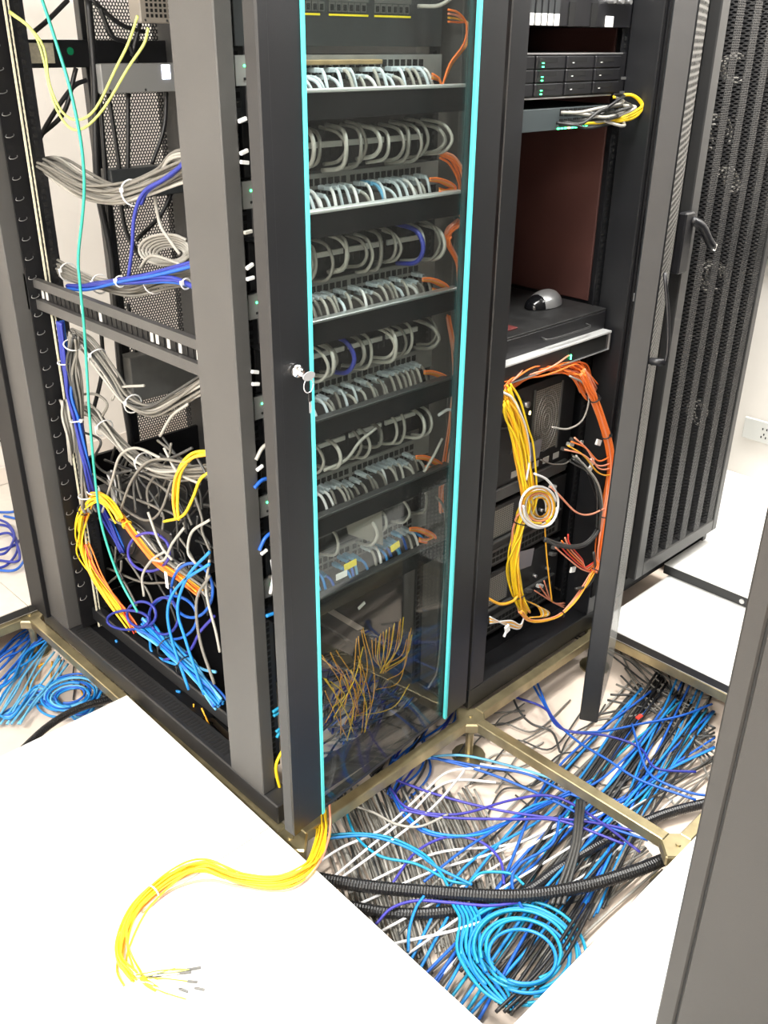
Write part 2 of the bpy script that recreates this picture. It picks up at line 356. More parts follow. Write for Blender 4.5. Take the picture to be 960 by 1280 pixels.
# rear rail liner seen from the open side: tall strip, ruler tape and cable hooks
bx('rail_liner', .030, .104, .966, .972, .06, RH, BLK2, r1, 0)
m = MB().box(.0665, .0705, .9425, .946, .06, RH, PAPER).box(.0755, .0785, .9425, .946, .06, RH, PAPER); 
z = .1
while z < 1.95: m.box(.0712, .0748, .943, .9445, z, z+.008, HOLE); z += .0148
m.build('unit_tape', None, r1)
hk = MB().tube(spline([(0, 0, .003), (-.004, -.005, -.002), (.004, -.008, -.003), (.015, -.004, 0), (.017, 0, .003)], 14), .0009, 5).mesh('hook', mat('hook_steel', (.3, .3, .3), .3, metal=.6), True)
z = .16
while z < 1.9: link('hook', hk, r1, (.036, .962, z)); z += .0446
# rear door half: perforated leaf, stile, cross bar
rd = bx('rear_door', .335, .365, 1.125, 1.15, .07, 1.98, BLK, r1)
bx('mesh_panel', .365, .598, 1.13, 1.132, .07, 1.98, PERF, rd, 0)
bx('cross_bar', .05, .55, 1.095, 1.12, 1.495, 1.555, BLK, r1)
p = U(43, 62, 'y', 1.094); p2 = U(27, 50, 'y', 1.094)
cbp = [o for o in bpy.data.objects if o.name == 'cross_bar'][0]
bx('paper_label', .165, .24, 1.0925, 1.0945, 1.505, 1.548, mat('cream_sticker', (.75, .70, .55), .5, noise=.12, nscale=200), cbp, 0)
g = U(88, 64, 'y', 1.093); MB().cyl((g[0], 1.0945, g[2]), (g[0], 1.0925, g[2]), .0085, 18).build('round_sticker', GREEN, cbp)
bx('rear_panel_low', .05, .598, 1.10, 1.112, .06, .50, BLK2, r1, 0)  # black sheet added to darken the view through the lower rear
bx('base_plate', .055, .545, .42, 1.10, .035, .045, BLK2, r1, 0)  # black plate added to hide the lit subfloor
bx('rear_stile', .05, .10, 1.10, 1.13, .07, 1.98, BLK2, r1)
bx('rear_door_edge', -.014, .0, 1.10, 1.2, .05, 1.98, BLK2, r1)

# ---- glass door, opened a few degrees on its right-hand hinge
hinge = Vector((.575, .002, 0)); fe = Vector((-.028, -.043, 0)); dv = (fe-hinge).normalized(); ang = math.atan2(dv.y, dv.x)-PI
DL = (fe-hinge).length; DT = Matrix.Translation(hinge) @ Matrix.Rotation(ang, 4, 'Z')
door = bpy.data.objects.new('door', None); COL.objects.link(door); door.parent = r1; door.matrix_local = DT
zb, zt = .055, 1.98
bx('door_stile', -DL, -DL+.088, -.004, .026, zb, zt, BLK, door, .003)
bx('door_stile', -.082, 0, -.004, .026, zb, zt, BLK, door, .003)
MB().box(-DL+.0005, -DL+.02, -.0055, -.003, zb, zt, None, None, .001).build('edge_fold', BLK, door)
bx('door_rail', -DL+.088, -.082, .004, .024, zb, zb+.012, BLK, door, .002); bx('door_rail', -DL+.088, -.082, -.004, .026, zt-.08, zt, BLK, door, .003)
bx('glass_pane', -DL+.092, -.088, .004, .008, zb+.012, zt-.08, GLASS, door, 0)
bx('aqua_strip', -DL+.084, -DL+.0925, -.0065, .002, zb+.002, zt-.08, TRIM, door, .001); bx('aqua_strip', -.0905, -.082, -.0065, .002, zb+.002, zt-.08, TRIM, door, .001)
for hz in (.25, 1.0, 1.75): MB().cyl((.006, .02, hz-.03), (.006, .02, hz+.03), .007, 10).build('hinge', BLK2, door)
# lock: find it on the door plane
def on_door(u, v, off=-.004):
    n = DT.to_3x3() @ Vector((0, -1, 0)); o = DT @ Vector((0, off, 0)); d = Vector(RC.T @ np.array([(u-480)/F_PX, (v-640)/F_PX, 1.0])); c = Vector(CAM)
    return DT.inverted() @ (c+d*((o-c).dot(n)/d.dot(n)))
lk = on_door(369, 463)
m = MB().cyl((lk.x, -.004, lk.z), (lk.x, -.013, lk.z), .012, 20, None, .0105).cyl((lk.x, -.013, lk.z), (lk.x, -.02, lk.z), .0065, 14)
m.build('lock', CHROME, door, True)
kt = thing('key_ring', 'chrome key in the glass door lock with a second key hanging from its ring', 'keys', tuple(DT @ Vector((lk.x-.004, -.019, lk.z-.002))))
kt.rotation_euler = (0, 0, ang); kt.scale = (.8, .8, .8)
KEYM = mat('nickel_key', (.6, .6, .62), .25, metal=.5)
m = MB().box(-.0012, .0012, -.010, 0, -.004, .004)
k = 24; c0 = np.array([.004, -.020, -.002]); pts = [(c0+np.array([.017*math.cos(a), -.004*math.cos(a)*0, .0095*math.sin(a)])) for a in np.linspace(0, 2*PI, k, endpoint=False)]
for dy in (0, .0025):
    b0 = len(m.v); m.v += [tuple(q+np.array([.004, dy, 0])) for q in pts]; m.f.append([b0+i for i in range(k)][::(1 if dy else -1)]); m.m.append(0)
b0 = len(m.v)-2*k
for i in range(k): m.f.append([b0+i, b0+(i+1) % k, b0+k+(i+1) % k, b0+k+i]); m.m.append(0)
m.build('key', KEYM, kt)
MB().tube([(.006+.0135*math.cos(a), -.019, -.022+.0155*math.sin(a)) for a in np.linspace(0, 2*PI, 21)], .0012, 6).build('ring', KEYM, kt, True)
k2 = MB().box(-.002+.006, .009+.006, -.0205, -.0175, -.058, -.036, DARK, None, .002).box(.007, .0115, -.0198, -.0182, -.083, -.058, KEYM)
k2.box(.0105, .0125, -.0198, -.0182, -.080, -.075, KEYM).box(.0105, .0125, -.0198, -.0182, -.071, -.067, KEYM); k2.build('key', None, kt)

# ---- rack 2
r2 = thing('server_rack', 'black server rack with its mesh door swung open, middle of the row', 'server rack', (.61, 0, 0))
def R2(name, x0, x1, y0, y1, z0, z1, m=BLK, bev=.002, par=None): return bx(name, x0-.61, x1-.61, y0, y1, z0, z1, m, par or r2, bev)
R2('post', .612, .668, .02, .10, .06, RH); R2('post', 1.135, 1.2, .02, .10, .06, RH); R2('post', .612, .65, 1.0, 1.16, .06, RH); R2('post', 1.16, 1.2, 1.0, 1.16, .06, RH)
R2('base_front', .612, 1.2, .02, .10, .001, .06); R2('base_rear', .612, 1.2, 1.08, 1.16, .001, .06); R2('side_panel', 1.196, 1.2, .1, 1.0, .06, RH); R2('base_plate', .65, 1.196, .10, 1.08, .04, .055, BLK2)
R2('side_panel', .612, .616, .1, 1.0, .06, RH); R2('top_panel', .612, 1.2, .02, 1.16, RH, RH+.04)
R2('rear_panel', .65, 1.16, 1.13, 1.14, .06, RH, BLK2)
R2('side_lining', 1.188, 1.195, .17, 1.0, .95, 1.62, RED)
for (x, y) in ((.672, .105), (1.115, .105)): link('mounting_rail', RAIL, r2, (x-.61, y, .07))
R2('bolt_strip', 1.145, 1.15, .012, .019, .3, 1.9, BLK2)
MB().box(1.150-.61, 1.158-.61, .008, .02, .985, 1.005, None, None, .002).build('striker', SILV, r2); MB().box(1.137-.61, 1.152-.61, .018, .021, 1.06, 1.10).build('latch_slot', HOLE, r2)
for x in (.64, 1.16): MB().cyl((x-.61, .06, .0005), (x-.61, .06, .0011), .02, 12).build('foot', BLK2, r2)
# open mesh door
fe2 = Vector((.702, -.272, 0)); h2 = Vector((1.198, -.004, 0)); d2 = (fe2-h2).normalized(); a2 = math.atan2(d2.y, d2.x)-PI; L2 = (fe2-h2).length
D2 = Matrix.Translation(h2-Vector((.61, 0, 0))) @ Matrix.Rotation(a2, 4, 'Z')
od = bpy.data.objects.new('door', None); COL.objects.link(od); od.parent = r2; od.matrix_local = D2
bx('door_stile', -L2, -L2+.012, -.030, .014, .085, 1.98, BLK, od, .003); bx('door_stile', -.03, 0, -.024, .006, .085, 1.98, BLK, od, .003)
bx('inner_fold', -L2+.012, -L2+.03, .0, .014, .085, 1.98, BLK, od, .001)
bx('door_rail', -L2+.012, -.03, -.024, .006, .085, .12, BLK, od, .002); bx('door_rail', -L2+.012, -.03, -.024, .006, 1.94, 1.98, BLK, od, .002)
# curved outer perforated skin
m = MB(); n = 14
for i in range(n):
    x0 = -L2+.012+(L2-.042)*i/n; x1 = -L2+.012+(L2-.042)*(i+1)/n
    f = lambda x: -.030-.013*math.sin(PI*min(1, max(0, (x+L2-.012)/(L2-.042))))
    m.quad((x0, f(x0), .12), (x1, f(x1), .12), (x1, f(x1), 1.94), (x0, f(x0), 1.94))
m.build('mesh_panel', PERFY, od)
hd = MB().box(-L2+.004, -L2+.018, -.062, -.030, .99, 1.00, DARK).tube(spline([(-L2+.01, -.034, .99), (-L2+.008, -.062, 1.0), (-L2+.008, -.055, 1.08), (-L2+.01, -.036, 1.17)], 12), .004, 6, DARK).build('swing_handle', None, od, True)

# ---- rack 3
r3 = thing('server_rack', 'black server rack with closed ridged mesh door, furthest right of the row', 'server rack', (1.215, 0, 0))
def R3(name, x0, x1, y0, y1, z0, z1, m=BLK, bev=.002, par=None): return bx(name, x0-1.215, x1-1.215, y0, y1, z0, z1, m, par or r3, bev)
R3('side_panel', 1.217, 1.225, .03, 1.16, .06, RH); R3('side_panel', 1.808, 1.815, .03, 1.16, .06, RH); R3('top_panel', 1.217, 1.815, .03, 1.16, RH, RH+.04); R3('rear_panel', 1.225, 1.808, 1.14, 1.155, .06, RH, BLK2)
R3('frame_side', 1.217, 1.312, .012, .05, .06, RH, BLK2); R3('frame_side', 1.79, 1.815, .012, .05, .06, RH); R3('base', 1.23, 1.80, .03, 1.14, .045, .09, BLK2)
for (x, y) in ((1.27, .08), (1.77, .08), (1.77, 1.05), (1.27, 1.05)): MB().cyl((x-1.215, y, .031 if x > 1.6 else .001), (x-1.215, y, .05), .02, 12).build('foot', BLK2, r3)
d3 = bpy.data.objects.new('door', None); COL.objects.link(d3); d3.parent = r3; d3.location = (1.312-1.215, 0, 0); W3 = 1.805-1.312
STL = mat('grey_worn_stile', (.035, .035, .035), .38, noise=.1, nscale=8, spec=.6)
bx('door_stile', 0, .04, -.02, .012, .12, 1.98, STL, d3, .003); bx('door_stile', W3-.03, W3, -.02, .012, .12, 1.98, STL, d3, .003)
bx('door_rail', .04, W3-.03, -.02, .012, .12, .165, STL, d3, .003); bx('door_rail', .04, W3-.03, -.02, .012, 1.94, 1.98, STL, d3, .003)
m = MB(); nb = 5; x0 = .04; pw = (W3-.07)/nb
for i in range(nb):
    a = x0+i*pw; prof = [(a, .008), (a+pw*.36, .008), (a+pw*.46, -.018), (a+pw*.9, -.018), (a+pw, .008)]
    for (p, q) in zip(prof[:-1], prof[1:]): m.quad((p[0], p[1], .165), (q[0], q[1], .165), (q[0], q[1], 1.94), (p[0], p[1], 1.94))
m.build('mesh_panel', PERFD, d3)
hp = U(885, 285, 'y', -.03)
hz = hp[2]; h3 = MB().box(-.045, .0, -.035, -.012, hz-.10, hz+.05, DARK, None, .004).build('handle_plate', None, d3)
MB().tube(spline([(-.01, -.03, hz+.03), (.012, -.05, hz+.015), (.03, -.065, hz-.02), (.045, -.07, hz-.035)], 10), .011, 8).build('lever', DARK, h3, True)
MB().cyl((.05, -.078, hz-.038), (.047, -.062, hz-.036), .009, 14).build('lock_cylinder', CHROME, h3, True)

for (cu, cv, n_) in ((912, 85, 3), (905, 225, 4), (887, 345, 3), (893, 165, 3), (868, 515, 3)):
    for i in range(n_):
        ru, rv = random.uniform(7, 16), random.uniform(9, 22); a0 = random.uniform(0, 3)
        c_ = cable(px([(cu+ru*math.cos(a)+i*4, cv+rv*math.sin(a)) for a in np.linspace(a0, a0+4.6, 12)], 'y', .03), .0035, 'lgrey'); tag(c_, 'pale cord curled behind the ridged mesh door of the right rack', 'cable', 'pale cords behind the ridged mesh')

# ---- foreground cabinet on the right
fc = thing('cabinet', 'large dark grey cabinet cropped by the right edge in the foreground', 'cabinet', (.138, -.81, FT))
FCM = mat('warm_grey_cabinet_paint', (.026, .0235, .0215), .5, noise=.06, nscale=5, bump=.2, bscale=700)
bx('door', 0, .6, -.030, 0, .03, 1.98, FCM, fc, .003); bx('side_panel', 0, .02, -1.0, -.034, .03, 1.98, FCM, fc, .002)
bx('body', .02, .6, -1.0, -.036, .03, 1.98, FCM, fc, .002); bx('gap_seal', .004, .02, -.036, -.028, .03, 1.97, HOLE, fc, 0); bx('plinth', .01, .59, -.99, -.02, .001, .03, BLK2, fc)

for i in (1, 2):  # unseen cabinets added to keep reflections on the rack fronts dark
    fc2 = thing('cabinet', ['', 'unseen dark cabinet added next to the foreground one to darken rack-front reflections', 'unseen dark cabinet added at the row end to darken rack-front reflections'][i], 'cabinet', (.138+.61*i, -.81, FT))
    bx('door', 0, .6, -.030, 0, .03, 1.98, FCM, fc2, .003); bx('body', 0, .6, -1.0, -.036, .03, 1.98, FCM, fc2, .002); bx('plinth', .01, .59, -.99, -.02, .001, .03, BLK2, fc2)

# ================================================================== RACK 1 EQUIPMENT
XA, XB = .085, .505
S_PX = [(470, 110), (470, 254), (470, 384), (470, 502), (470, 618), (470, 714)]
SZS = [U(u, v, 'y', .05)[2] for u, v in S_PX]
BRUSH = mat('bright_brushed_metal', (.62, .62, .61), .45, metal=.3)
names = ['topmost', 'second', 'third', 'fourth', 'fifth', 'lowest']
plug_mesh = {}
for c in ('clear', 'white', 'blue', 'sky'):
    plug_mesh[c] = MB().box(-.0055, .0055, -.018, .002, -.004, .004, None, None, .001).box(-.004, .004, -.030, -.018, -.0035, .0035, None, None, .001).mesh('plug', CM[c])
def patch_pts(x, y, z, dz, sway, out=.028): # hanging cord from a switch port down into the duct
    return [(x, y-.024, z), (x+sway*.4, y-.024-out*.55, z-.002), (x+sway*.8, y-.024-out, z-dz*.5), (x+sway*1.1, y-.03-out, z-dz-.004)]
def switch(z, y=.12, h=.044, label='', ports=True, face=GRYDEV, depth=.09):
    t = thing('network_switch', label, 'network switch', (XA-.02, y, z)); w_ = XB-XA+.035
    bx('body', .003, w_-.003, .003, depth, 0, h, DGRY, t, .001); 
    fm = MB().box(-.012, w_+.012, -.002, .003, 0, h, face); fm.mats = [mat('pale_grey_faceplate', (.25, .25, .24), .45, noise=.1)]; fm.build('faceplate', None, t)
    m = MB()
    for i in range(24):
        x = .035+i*.0158+(.006 if i > 11 else 0)
        for zz in (.006, .024): m.box(x, x+.0115, -.0026, -.0015, zz, zz+.012, HOLE)
    m.build('port_rows', None, t)
    bx('status_light', .004, .007, -.0035, -.0015, h*.62, h*.62+.003, LEDG, t, 0); bx('reset_button', .003, .008, -.0035, -.0015, .008, .012, HOLE, t, 0)
    return t
PC = [['clear', 'clear', 'white', 'clear', 'lgrey'], ['clear', 'lgrey', 'white', 'sky', 'clear'], ['white', 'lgrey', 'clear', 'grey', 'lgrey'], ['lgrey', 'clear', 'grey', 'lgrey', 'grey', 'clear', 'azure', 'lgrey'], ['grey', 'lgrey', 'grey', 'grey', 'white'], ['lgrey', 'white', 'azure', 'blue', 'sky', 'azure', 'blue']]
loops_cols = ['lgrey', 'grey', 'lgrey', 'lgrey', 'grey']
for k, s in enumerate(SZS):
    nm = names[k]
    switch(s+.006, label='grey rack switch full of patch plugs, %s behind the glass door' % nm)
    # horizontal duct; lip metal painted darker on lower ducts as light fades
    t = thing('cable_duct', 'black horizontal cable duct below the %s plugged switch' % nm, 'cable duct', (XA-.03, .05, s-.045))
    wd = XB-XA+.055
    bx('cover', 0, wd, 0, .004, 0, .044, BLK2, t, .001); bx('floor_plate', 0, wd, .004, .075, 0, .003, BLK2, t, 0)
    bx('lip', 0, wd, -.003, .016, .041, .047, BRUSH if k < 2 else (SILV if k == 2 else STL), t, .0015)
    # recessed patch panel below, pale label strips, cord loops
    if k < 5:
        t = thing('patch_field', 'black patch panel behind grey cord loops, under the %s duct' % nm, 'patch panel', (XA-.02, .125, s-.135)); w_ = XB-XA+.035
        bx('panel', 0, w_, 0, .02, 0, .085, BLK2, t, .001)
        for j in range(4):
            a = .018+j*.104; bx('label_strip', a, a+.092, -.006, -.0005, .038, .048, LGT if k < 4 else GRYDEV, t, .0005)
        m = MB()
        for i in range(24): x = .022+i*.0170; m.box(x, x+.012, -.0012, .0002, .060, .074, HOLE).box(x, x+.012, -.0012, .0002, .022, .036, HOLE)
        m.build('jack_rows', None, t)
        nl = [17, 16, 14, 11, 7][k]
        gl = 'slack grey patch cord looping down in front of the panel under the %s duct' % nm
        for i in range(nl):
            x = XA+.01+(XB-XA-.03)*(i+random.uniform(-.35, .35))/(nl-1); z0 = s-.055-random.uniform(0, .012); zz = s-.128+random.uniform(-.006, .01); o_ = random.uniform(.045, .075); sw = random.uniform(-.012, .012)
            col = random.choice(loops_cols) if not ((k in (1, 2)) and i in (12, 5) and (i == 12) == (k == 1)) else 'navy'
            pts = [(x, .118, z0), (x+sw*.3, .118-o_*.75, z0-.006), (x+sw, .118-o_, (z0+zz)/2), (x+sw*.6-.004, .118-o_*.8, zz+.008), (x-.012+sw, .105, zz)]
            gg = 'grey cord loops under the %s duct' % nm
            if col == 'navy': tag(cable(pts, .0046, col, 'patch_cable', sides=7, n=18), 'dark blue patch cord looping among grey ones under the %s duct' % nm, 'patch cord')
            else: tag(cable(pts, .0033 if i % 3 else .004, col, 'patch_cable', sides=7, n=18), '%s cord loop, %s from the left under the %s black duct' % (CN[col], ORD[i], nm), 'patch cord', gg)
    # plugs in the switch
    npl = 24
    cnt = 0
    for i in range(npl):
        if k == 5 and i in (7, 8, 13): continue
        x = XA+.012+i*.0158+(.006 if i > 11 else 0)
        if x > .47: continue
        c = PC[k][i % len(PC[k])] if k == 5 else random.choice(PC[k]); z = s+.006+random.choice((.021, .010)); sw = random.uniform(-.004, .014)
        t = cable(patch_pts(0, 0, 0, z-s+random.uniform(-.004, .006), sw, random.uniform(.012, .024)), .0031, c, 'patch_cable', sides=7, n=14); t.location = (x, .118, z)
        cnt += 1; tag(t, '%s patch cord, %s from the left in the %s plugged switch' % (CN[c], ORD[cnt-1], nm), 'patch cord', 'cords plugged into the %s switch' % nm)
        pm = plug_mesh['clear' if c not in ('azure', 'blue', 'sky') else 'sky']; q = link('plug', pm, t, (0, 0, 0))
# label flags on lowest row
def flag(u, v, y, w, h, m, label, rot=0):
    c = U(u, v, 'y', y); T = Matrix.Rotation(rot, 4, 'Y'); o = MB().box(-w/2, w/2, -.001, .001, -h/2, h/2, None, T).build('label_tag', m); o.location = tuple(c); return tag(o, label, 'label')
flag(438, 706, .055, .034, .015, YLB, 'bright yellow label tag round a cord, left one in the lowest plug row', -.05)
flag(494, 683, .055, .026, .016, YLB, 'bright yellow label tag round blue cords, right one in the lowest plug row', -.2)
flag(427, 719, .05, .03, .014, WHT, 'white label tag low at the left of the lowest plug row')
flag(452, 757, .12, .022, .008, WHT, 'small white label in the dark below the lowest plug row', -.4)
# tilted beige plate
c = [U(u, v, 'y', .06) for u, v in ((432, 650), (477, 637), (479, 682), (436, 668))]
m = MB().quad(*c); k_ = len(m.v); m.quad(*[p+np.array([0, .002, 0]) for p in c][::-1])
tag(m.build('cardboard_piece', mat('dusty_beige_card', (.24, .22, .19), .7)), 'tilted beige card flap among grey cords above the lowest plug row', 'card')
# top switch with two rows of open ports
tz = U(470, 66, 'y', .12)[2]
t = thing('network_switch', 'dark grey switch with open ports and yellow lines at the top of the glass door', 'network switch', (XA-.02, .12, tz+.01)); w_ = XB-XA+.035
bx('body', 0, w_, .003, .09, 0, .11, DGRY, t, .001); bx('faceplate', -.01, w_+.01, -.002, .003, 0, .11, DGRY, t, .001)
pzs = [U(470, 14, 'y', .118)[2]-tz-.01, U(470, 32, 'y', .118)[2]-tz-.01]
pmesh = MB().box(0, .0125, -.0035, -.001, 0, .0145, GRYDEV).box(.0025, .010, -.0042, -.003, .002, .011, HOLE).mesh('port')
for gi, gx in enumerate((.075, .185, .29)):
    for i in range(7 if gi < 1 else 6):
        for r_, pz in enumerate((.052, .078)): link('port', pmesh, t, (gx+i*.0145, 0, pz))
    bx('port_bar', gx, gx+.09, -.004, -.001, .0675, .0765, GRYDEV, t, 0); bx('yellow_line', gx, gx+.09, -.003, -.001, .046, .049, YLB, t, 0)
t = cable([(.455, .11, tz+.075), (.475, .07, tz+.078), (.50, .05, tz+.11), (.505, .06, tz+.18)], .0036, 'lgrey', 'patch_cable', sides=7); tag(t, 'thick pale cord plugged at the right end of the topmost open-port switch', 'patch cord')
# brown strip and round mesh under it
tag(bx('wooden_strip', .13, .36, .10, .13, tz-.018, tz-.010, mat('tan_wood', (.33, .23, .11), .6, noise=.2), None), 'thin tan wooden strip lying below the open-port switch', 'strip')
# rack shelf with perforations at left between
tag(bx('mesh_plate', .085, .15, .112, .114, tz-.040, tz-.006, perf_mat('grey_mesh_plate', .007, .0024, (0, 2), (.3, .3, .3)), None), 'small perforated grey plate under the open-port switch', 'plate')

# orange fibre tails at the right end of each switch and the trunk they join
TAIL = [(540, 92), (537, 225), (528, 350), (530, 466), (520, 572), (512, 662)]
def fibre_tail(k, s, n):
    a, b = TAIL[k]; nm = names[k]
    for i in range(n):
        e = i*1.6
        if k == 0: pp = [(a, b+i*2), (a+9, b+6+i), (a+13, b+14), (a+22+i, b-12), (a+40+i*1.5, b-38), (a+43+i, b-62), (a+33, b-76+i*4), (a+20, b-80+5*i)]
        else: pp = [(a, b-2+i), (a+12, b+e-2), (a+26-i, b+3+e), (a+33-i*1.5, b+10), (a+26-i*2, b+17-e), (a+12, b+15-e)]
        tag(cable(px(pp, 'y', .06+.004*i), .0019, ['orange', 'salmon', 'amber'][i % 3], 'fibre_cable', n=34), 'orange fibre cord %s the right end of the %s switch' % ('looping up from' if k == 0 else 'curling out at', nm), 'fibre cord', 'orange fibres at the %s switch' % nm)
for k, s in enumerate(SZS): fibre_tail(k, s, 4)
bundle('flat orange fibre trunk running down the right inside of the glass-door rack', px([(552, 193), (566, 200), (576, 220), (578, 250), (575, 275), (562, 290), (560, 305), (572, 330), (575, 360)], 'y', .07), 7, .008, .0024, ['orange', 'orange', 'salmon'], (.5,), 'black')
bundle('thin orange fibre strands lower right inside the glass-door rack', px([(560, 395), (568, 440), (568, 480), (561, 540), (553, 600), (552, 640)], 'y', .09), 4, .007, .002, ['orange', 'salmon'])
tag(cable(px([(545, 620), (556, 640), (557, 700), (553, 760), (551, 800), (546, 840), (535, 860)], 'y', .08), .003, 'grey', 'patch_cable'), 'lone grey cord hanging down the right inside of the glass-door rack', 'cable')
tag(cable(px([(548, 519), (560, 512), (568, 516), (566, 524)], 'y', .06), .0035, 'white', 'patch_cable'), 'short white cord loop at the right inside of the glass door', 'cable')
for (pts, i) in (([(553, 548), (542, 570), (530, 590)], 0), ([(470, 535), (450, 552), (432, 575), (405, 588)], 1)):
    tag(cable(px(pts, 'y', .055), .0034, 'lgrey', 'patch_cable'), ['pale cord hanging beside the fourth duct right end', 'pale cord slanting across the loops below the fourth duct'][i], 'cable')

# sprouting orange fibres at the bottom behind the glass
def sprout(label, grp, base_px, tips, y):
    for i, (b, c_, t_) in enumerate(tips):
        o = cable(px([b, c_, t_], 'y', y+.01*math.sin(i*2.1)), .0014, ['amber', 'amber', 'yellow'][i % 3], 'fibre_strand', n=14, sides=5); tag(o, label, 'fibre strand', grp)
tips = []
for i in range(20):
    bx_ = 405+random.uniform(0, 60); b = (bx_ if i % 2 else random.uniform(425, 450), random.uniform(885, 930)); tx = random.uniform(403, 462); ty = 830-(tx-400)*.7+random.uniform(-10, 45)
    tips.append((b, ((b[0]+tx)/2+random.uniform(-2, 16), (b[1]+ty)/2), (tx-2, ty)))
sprout('thin orange fibre strand sprouting in the left tuft behind the glass', 'left tuft of orange fibres', None, tips, .16)
tips = []
for i in range(15):
    b = (random.uniform(474, 486), random.uniform(832, 842)); tx = 466+i*3.6+random.uniform(-2, 2); ty = 800-i*2.6 + (i > 11)*30
    tips.append((b, ((b[0]+tx)/2+(i-5)*1.1, (b[1]+ty)/2+4), (tx, ty)))
tips += [((484, 850), (505, 835), (514, 785)), ((470, 862), (500, 850), (512, 790)), ((440, 896), (490, 885), (512, 855)), ((445, 895), (463, 880), (452, 830))]
sprout('thin orange fibre strand sprouting in the right tuft behind the glass', 'right tuft of orange fibres', None, tips, .18)
for i, pts in enumerate([[(430, 925), (440, 935), (438, 950), (412, 965)], [(428, 932), (436, 942), (428, 955), (408, 962)]]):
    tag(cable(px(pts, 'y', .12), .003, 'grey', 'patch_cable'), ['outer', 'inner'][i]+' pale grey cord hook at the bottom left behind the glass', 'cable')

# ================================================================== CABLES SEEN THROUGH THE OPEN SIDE
X0 = .11
G = ['grey', 'grey', 'lgrey', 'grey', 'lgrey']
bundle('thick grey cable bundle sagging across the open side, upper of the rack', px([(38, 198), (62, 212), (98, 235), (140, 246), (180, 236), (232, 212), (262, 200)], 'x', X0), 20, .019, .0034, G, (.62, .95))
bundle('second layer of pale grey cords curling into the upper sagging bundle', px([(40, 205), (70, 200), (105, 222), (150, 238), (195, 222), (215, 197), (240, 190)], 'x', X0+.03), 8, .012, .0034, ['lgrey', 'grey'])
bundle('grey cable bundle just above the slotted side brace', px([(58, 325), (85, 340), (125, 355), (165, 362), (205, 350), (255, 342)], 'x', X0), 15, .015, .0034, G, (.2, .42, .75))
bundle('bright blue cords tied over the grey bundle above the side brace', px([(84, 358), (110, 358), (150, 352), (190, 345), (250, 328)], 'x', X0-.03), 4, .006, .0038, ['navy', 'blue'], (.5,))
bundle('blue cords branching to the right above the side brace', px([(95, 362), (120, 355), (170, 352), (215, 350), (245, 360)], 'x', X0-.03), 3, .005, .0038, ['navy', 'blue'], (.9,))
tag(cable(px([(232, 203), (205, 224), (180, 240), (168, 270), (165, 310), (160, 350)], 'x', X0-.03), .0042, 'navy'), 'single royal blue cable dropping from the upper grey bundle', 'cable')
tag(cable(px([(232, 200), (215, 218), (185, 238), (176, 255)], 'x', X0-.025), .0042, 'navy'), 'short royal blue cable laid along the upper grey bundle', 'cable')
for i in range(6):
    u0, v0 = 207, 312; rx, ry = 33-i*3.2, 19-i*2; ph = i*.5
    tag(cable(px([(u0+rx*math.cos(a)+i*1.3, v0+ry*math.sin(a)+i) for a in np.linspace(ph, ph+5.6, 12)], 'x', .16+.006*i), .0034, 'lgrey'), 'pale grey cord coiled beside the front post above the brace', 'cable', 'pale coil above the side brace')
for i, (pts, lb) in enumerate([([(193, 245), (200, 280), (212, 300), (225, 318)], 'pale cord hanging straight from the upper bundle into the coil'), ([(175, 335), (190, 320), (225, 330)], 'pale cord end below the coil')]):
    tag(cable(px(pts, 'x', .13), .0036, 'lgrey'), lb, 'cable')
tag(cable(px([(50, -8), (66, 40), (86, 105), (100, 170), (105, 220), (104, 260), (98, 320), (100, 355), (106, 420), (112, 520), (120, 608), (128, 660), (148, 720), (172, 765)], 'x', .03), .0032, 'aqua'), 'aqua green fibre cable running the full height of the open side', 'cable')
for i, pts in enumerate([[(12, 14), (35, 32), (55, 60), (62, 105), (78, 140), (98, 150), (120, 135), (145, 85), (160, 55), (172, 20)], [(12, 16), (38, 36), (52, 65), (66, 125), (85, 158), (105, 160), (130, 135), (160, 85), (180, 55), (185, 35)]]):
    tag(cable(px(pts, 'x', .05), .0026, 'pale', n=44), ['inner shorter', 'outer longer'][i]+' yellow-green cord looping at the top of the open side', 'cable')
bundle('dark grey vertical cable bundle beside the blue one, below the brace', px([(92, 418), (90, 450), (97, 500), (100, 560), (108, 620), (112, 640)], 'x', .06), 12, .014, .0034, ['dgrey', 'grey', 'grey'], (.1, .8))
bundle('vertical royal blue cable bundle next to the rear rail', px([(76, 402), (79, 440), (85, 480), (95, 520), (106, 575), (116, 612, .07), (135, 650, .12), (155, 690, .14)], 'x', .05), 8, .010, .0036, ['navy', 'navy', 'blue'], (.2, .45, .72))
bundle('grey cable bundle curving down from the brace to the front post', px([(88, 418), (110, 432), (135, 465), (160, 500), (190, 512), (225, 498), (262, 478)], 'x', X0), 15, .016, .0034, ['grey', 'dgrey', 'grey', 'lgrey'], (.25, .55))
bundle('grey cable bundle crossing the middle of the lower side opening', px([(84, 520), (110, 512), (130, 535), (160, 565), (195, 585), (225, 590), (268, 588)], 'x', X0), 15, .017, .0034, ['grey', 'lgrey', 'grey', 'grey'], (.35, .6))
bundle('grey cords tied down the rear rail to the floor of the rack', px([(78, 500, .06), (88, 560, .06), (92, 620), (96, 680), (100, 705), (118, 725)], 'x', X0+.01), 6, .009, .0034, ['grey', 'lgrey'], (.5,))
